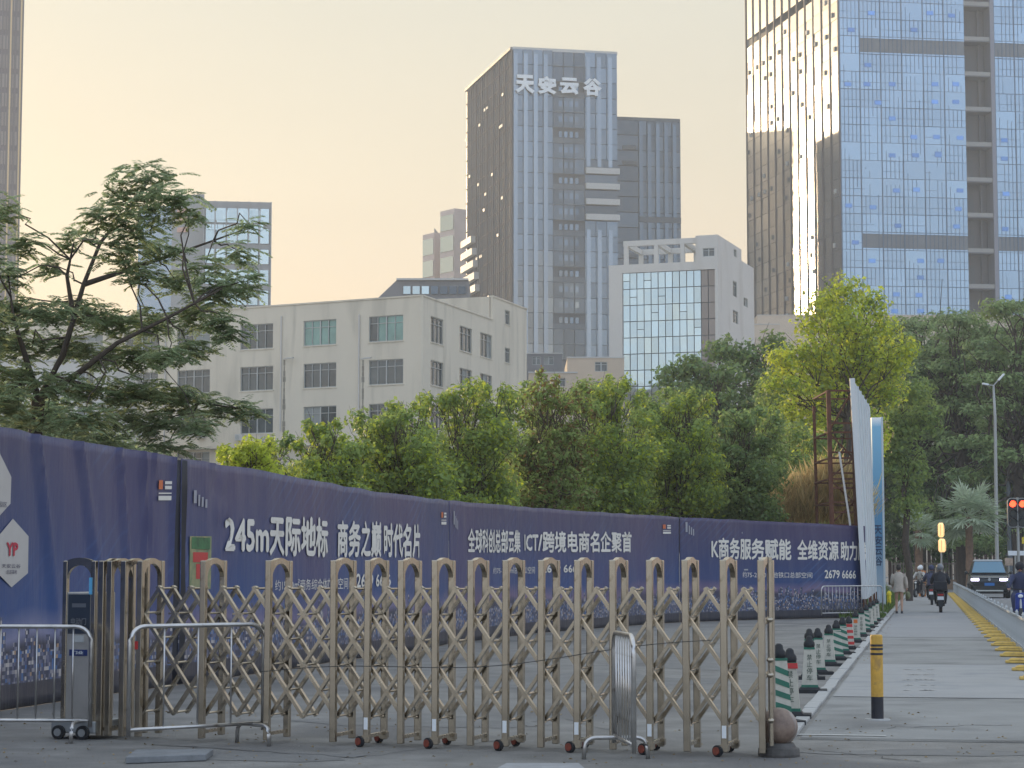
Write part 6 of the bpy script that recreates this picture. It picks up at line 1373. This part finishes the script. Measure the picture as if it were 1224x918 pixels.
def rider(loc, rz, label, shirt, trouser, helmet, sc=1.0):
    o = empty('person', loc, label, 'person', None, rz)
    J = [(0,-.28,.86,.14,.12),(0,-.27,1.0,.14,.11),(0,-.22,1.20,.165,.11),(0,-.16,1.34,.13,.09),(0,-.13,1.42,.05,.05),(0,-.12,1.47,.05,.05),
     (-.19,-.15,1.31,.065,.065),(-.30,.02,1.08,.05,.05),(-.30,.28,1.02,.036,.036),(-.30,.33,1.01,.03,.03),(.19,-.15,1.31,.065,.065),(.30,.02,1.08,.05,.05),(.30,.28,1.02,.036,.036),(.30,.33,1.01,.03,.03),
     (-.11,-.22,.86,.10,.10),(-.20,.18,.80,.072,.072),(-.17,.14,.42,.052,.052),(-.16,.22,.34,.04,.035),(.11,-.22,.86,.10,.10),(.20,.18,.80,.072,.072),(.17,.14,.42,.052,.052),(.16,.22,.34,.04,.035)]
    skin_body('body', J, E, trouser, o); head(o, (0,-.10,1.56), hair_m, 1, helmet)
    mb = MB(); prof = [(.84,-.29,.19,.15),(1.0,-.28,.185,.14),(1.2,-.22,.215,.14),(1.34,-.16,.19,.11),(1.42,-.13,.08,.07)]; n = 14
    for z, y, rx, ry in prof:
        for k in range(n): aa = 2*math.pi*k/n; mb.v.append((rx*math.cos(aa)*(1+.04*math.sin(aa*5)), y+ry*math.sin(aa), z))
    for i in range(len(prof)-1):
        for k in range(n): mb.f.append((i*n+k, i*n+(k+1)%n, (i+1)*n+(k+1)%n, (i+1)*n+k))
    mb.build('jacket', shirt, o, smooth=True)
    for s in (-1, 1): mb = MB(); mb.tube([(s*.17,-.15,1.33),(s*.25,-.06,1.2),(s*.30,.03,1.08),(s*.30,.26,1.025)], [.09,.078,.066,.05], 10); mb.build('sleeve', shirt, o, smooth=True)
    mb = MB()
    for s in (-1, 1): fingers(mb, o, (s*.30,.33,1.01), (0,.6,-.2), (s,0,0))
    mb.build('fingers', skin_m, o)
    for s in (-1, 1): mb = MB(); mb.taper(s*.165, .24, .30, .39, .045, .13, .038, .08); mb.build('shoe', dk, o, bevel=.012)
    return o
black_cloth = mat('black_cloth', (.025,.027,.035), .85, var=.3, vscale=6); navy_cloth = mat('navy_cloth', (.05,.06,.12), .85); blk_body = mat('black_scooter', (.02,.02,.025), .3); blue_body = mat('blue_scooter', (.02,.05,.28), .3); grey_helm = mat('grey_helmet', (.20,.21,.23), .3)
l1 = gnd(1124.5, 732); scooter(l1, yaw, 'black scooter ridden away down the middle of the path', blk_body); rider(l1, yaw, 'rider in black with a grey helmet on the nearer scooter on the path', black_cloth, black_cloth, grey_helm)
mb = MB(); mb.box(-.23,.23,-.95,-.56,.80,1.10); o = mb.build('delivery_box', black_cloth, None, bevel=.03); o.location = l1; o.rotation_euler = (0,0,yaw); tag(o, 'dark box strapped behind the rider in black', 'box')
l2 = gnd(1114, 723); scooter(l2, yaw, 'dark scooter just ahead and left of the rider in black', blk_body); rider(l2, yaw, 'rider in navy just ahead and left of the rider in black', navy_cloth, black_cloth, navy_cloth)
l3 = gnd(1220.5, 748); scooter(l3, yaw+R(178), 'blue scooter coming towards the camera at the right edge', blue_body); rider(l3, yaw+R(178), 'rider in dark blue on the blue scooter cut by the right edge', navy_cloth, navy_cloth, black_cloth)
l4 = gnd(1099, 714); scooter(l4, yaw+R(160), 'small dark scooter by the orange gate post at the path end', blk_body); rider(l4, yaw+R(160), 'distant rider with pale clothing by the orange gate post', mat('pale_cloth', (.45,.44,.42), .8), black_cloth, sign_white)
# ================================================================ the oncoming car
cl_ = gnd(1181.5, 714.5); cs = 1.0
car = empty('car', cl_, 'dark oncoming car with its headlights on beyond the railing', 'car', rz=yaw)
paint = mat('car_paint', (.010,.016,.020), .18, .3, spec=.8); cglass = mat('car_glass', (.03,.06,.08), .06, 0, spec=1.0); hl_m = em('headlight_on', (.80,.72,1.0), 5.); black_tr = mat('black_trim', (.012,.012,.014), .45)
W2 = 1.0
# body: cross sections along y (front at -), each (y, half width bottom, half width belt, zbottom, zbelt)
sec = [(-2.42,.86,.84,.42,.80),(-2.36,.94,.92,.30,1.00),(-2.10,.99,.97,.27,1.08),(-1.2,1.0,.99,.27,1.16),(0,1.0,.99,.27,1.18),(1.6,1.0,.98,.27,1.18),(2.35,.95,.93,.32,1.14),(2.45,.88,.86,.45,1.0)]
mb = MB()
for y, wb_, wt_, z0, z1 in sec:
    zm = z0+(z1-z0)*.55; mb.v += [(-wb_*.93,y,z0),(-wb_,y,zm),(-wt_*.98,y,z1-.05),(-wt_*.90,y,z1),(wt_*.90,y,z1),(wt_*.98,y,z1-.05),(wb_,y,zm),(wb_*.93,y,z0)]
for i in range(len(sec)-1):
    for k in range(8): mb.f.append((i*8+k, i*8+(k+1)%8, (i+1)*8+(k+1)%8, (i+1)*8+k))
mb.f += [tuple(range(7,-1,-1)), tuple((len(sec)-1)*8+k for k in range(8))]; mb.build('body', paint, car, smooth=False, bevel=.03)
mb = MB(); cab = [(-1.35,.86,1.15),(-.62,.70,1.80),(1.7,.70,1.84),(2.25,.82,1.15)]
mb.hexa([(-.90,-1.38,1.14),(.90,-1.38,1.14),(.90,2.3,1.14),(-.90,2.3,1.14),(-.70,-.60,1.80),(.70,-.60,1.80),(.70,2.0,1.80),(-.70,2.0,1.80)]); mb.build('cabin', black_tr, car, bevel=.05)
mb = MB(); mb.hexa([(-.72,-.62,1.78),(.72,-.62,1.78),(.72,2.02,1.78),(-.72,2.02,1.78),(-.66,-.52,1.86),(.66,-.52,1.86),(.66,1.9,1.86),(-.66,1.9,1.86)]); mb.build('roof', mat('roof_silver', (.35,.38,.40), .3, .6), car, bevel=.03)
mb = MB(); mb.add([(-.82,-1.33,1.22),(.82,-1.33,1.22),(.66,-.69,1.75),(-.66,-.69,1.75)], [(0,1,2,3)]); ws = mb.build('windscreen', mat('windscreen', (.10,.22,.32), .12, .3, spec=1.0), car); ws.location = (0,-.02,.01); so = ws.modifiers.new('s','SOLIDIFY'); so.thickness = .02
for s in (-1, 1):
    mb = MB(); mb.hexa([(s*.90,-1.0,1.20),(s*.905,-1.0,1.20),(s*.905,2.0,1.20),(s*.90,2.0,1.20),(s*.715,-.45,1.74),(s*.72,-.45,1.74),(s*.72,1.8,1.74),(s*.715,1.8,1.74)]); mb.build('side_window', cglass, car)
    mb = MB(); mb.box(min(s*.50,s*.88), max(s*.50,s*.88), -2.43, -2.36, .83, .95); mb.build('headlight', hl_m, car, bevel=.015)
    mb = MB(); mb.ell((s*1.10,-.85,1.22), .10, .08, .085, 10, 8); mi = mb.build('mirror', paint, car, smooth=True); mb = MB(); mb.box(min(s*.93,s*1.06), max(s*.93,s*1.06), -.88, -.82, 1.15, 1.20); mb.build('mirror_arm', black_tr, mi)
    for y in (-1.5, 1.5):
        mb = MB(); mb.disc((s*.90,y,.37), (1,0,0), .37, .24, 24); wh = mb.build('wheel', rubber, car, bevel=.03); mb = MB(); mb.disc((s*1.02,y,.37), (1,0,0), .24, .03, 14); mb.build('rim', galv, wh)
mb = MB(); mb.box(-.72,.72,-2.44,-2.40,.58,.80); mb.build('grille', black_tr, car, bevel=.02); mb = MB(); mb.box(-.80,.80,-2.455,-2.38,.975,1.0); mb.build('chrome_strip', galv, car)
mb = MB(); mb.disc((0,-2.45,.90), (0,1,0), .07, .02, 12); mb.build('badge', galv, car); mb = MB(); mb.box(-.24,.24,-2.465,-2.44,.60,.74); mb.build('number_plate', mat('plate_blue', (.03,.16,.45), .4), car)
mb = MB(); mb.box(-.66,.66,-2.43,-2.36,.33,.40); mb.build('skid_plate', mat('skid_silver', (.5,.52,.5), .35, .5), car, bevel=.01); mb = MB(); mb.box(-.84,.84,-2.30,-2.28,.22,.34); mb.build('lower_lip', black_tr, car)
car.scale = (1.07,1.0,1.10)
# ================================================================ haze
HAZE = .00036
mb = MB(); mb.box(-800, 800, -90, 1300, -1.0, 200); hz = mb.build('haze', None); hz['kind'] = 'stuff'
hm = bpy.data.materials.new('haze'); hm.use_nodes = True; t = hm.node_tree; t.nodes.clear(); ho = t.nodes.new('ShaderNodeOutputMaterial'); pv_ = t.nodes.new('ShaderNodeVolumePrincipled'); pv_.inputs['Color'].default_value = (.86,.93,1.0,1); pv_.inputs['Density'].default_value = HAZE; pv_.inputs['Anisotropy'].default_value = .3; t.links.new(pv_.outputs[0], ho.inputs['Volume']); hz.data.materials.append(hm)
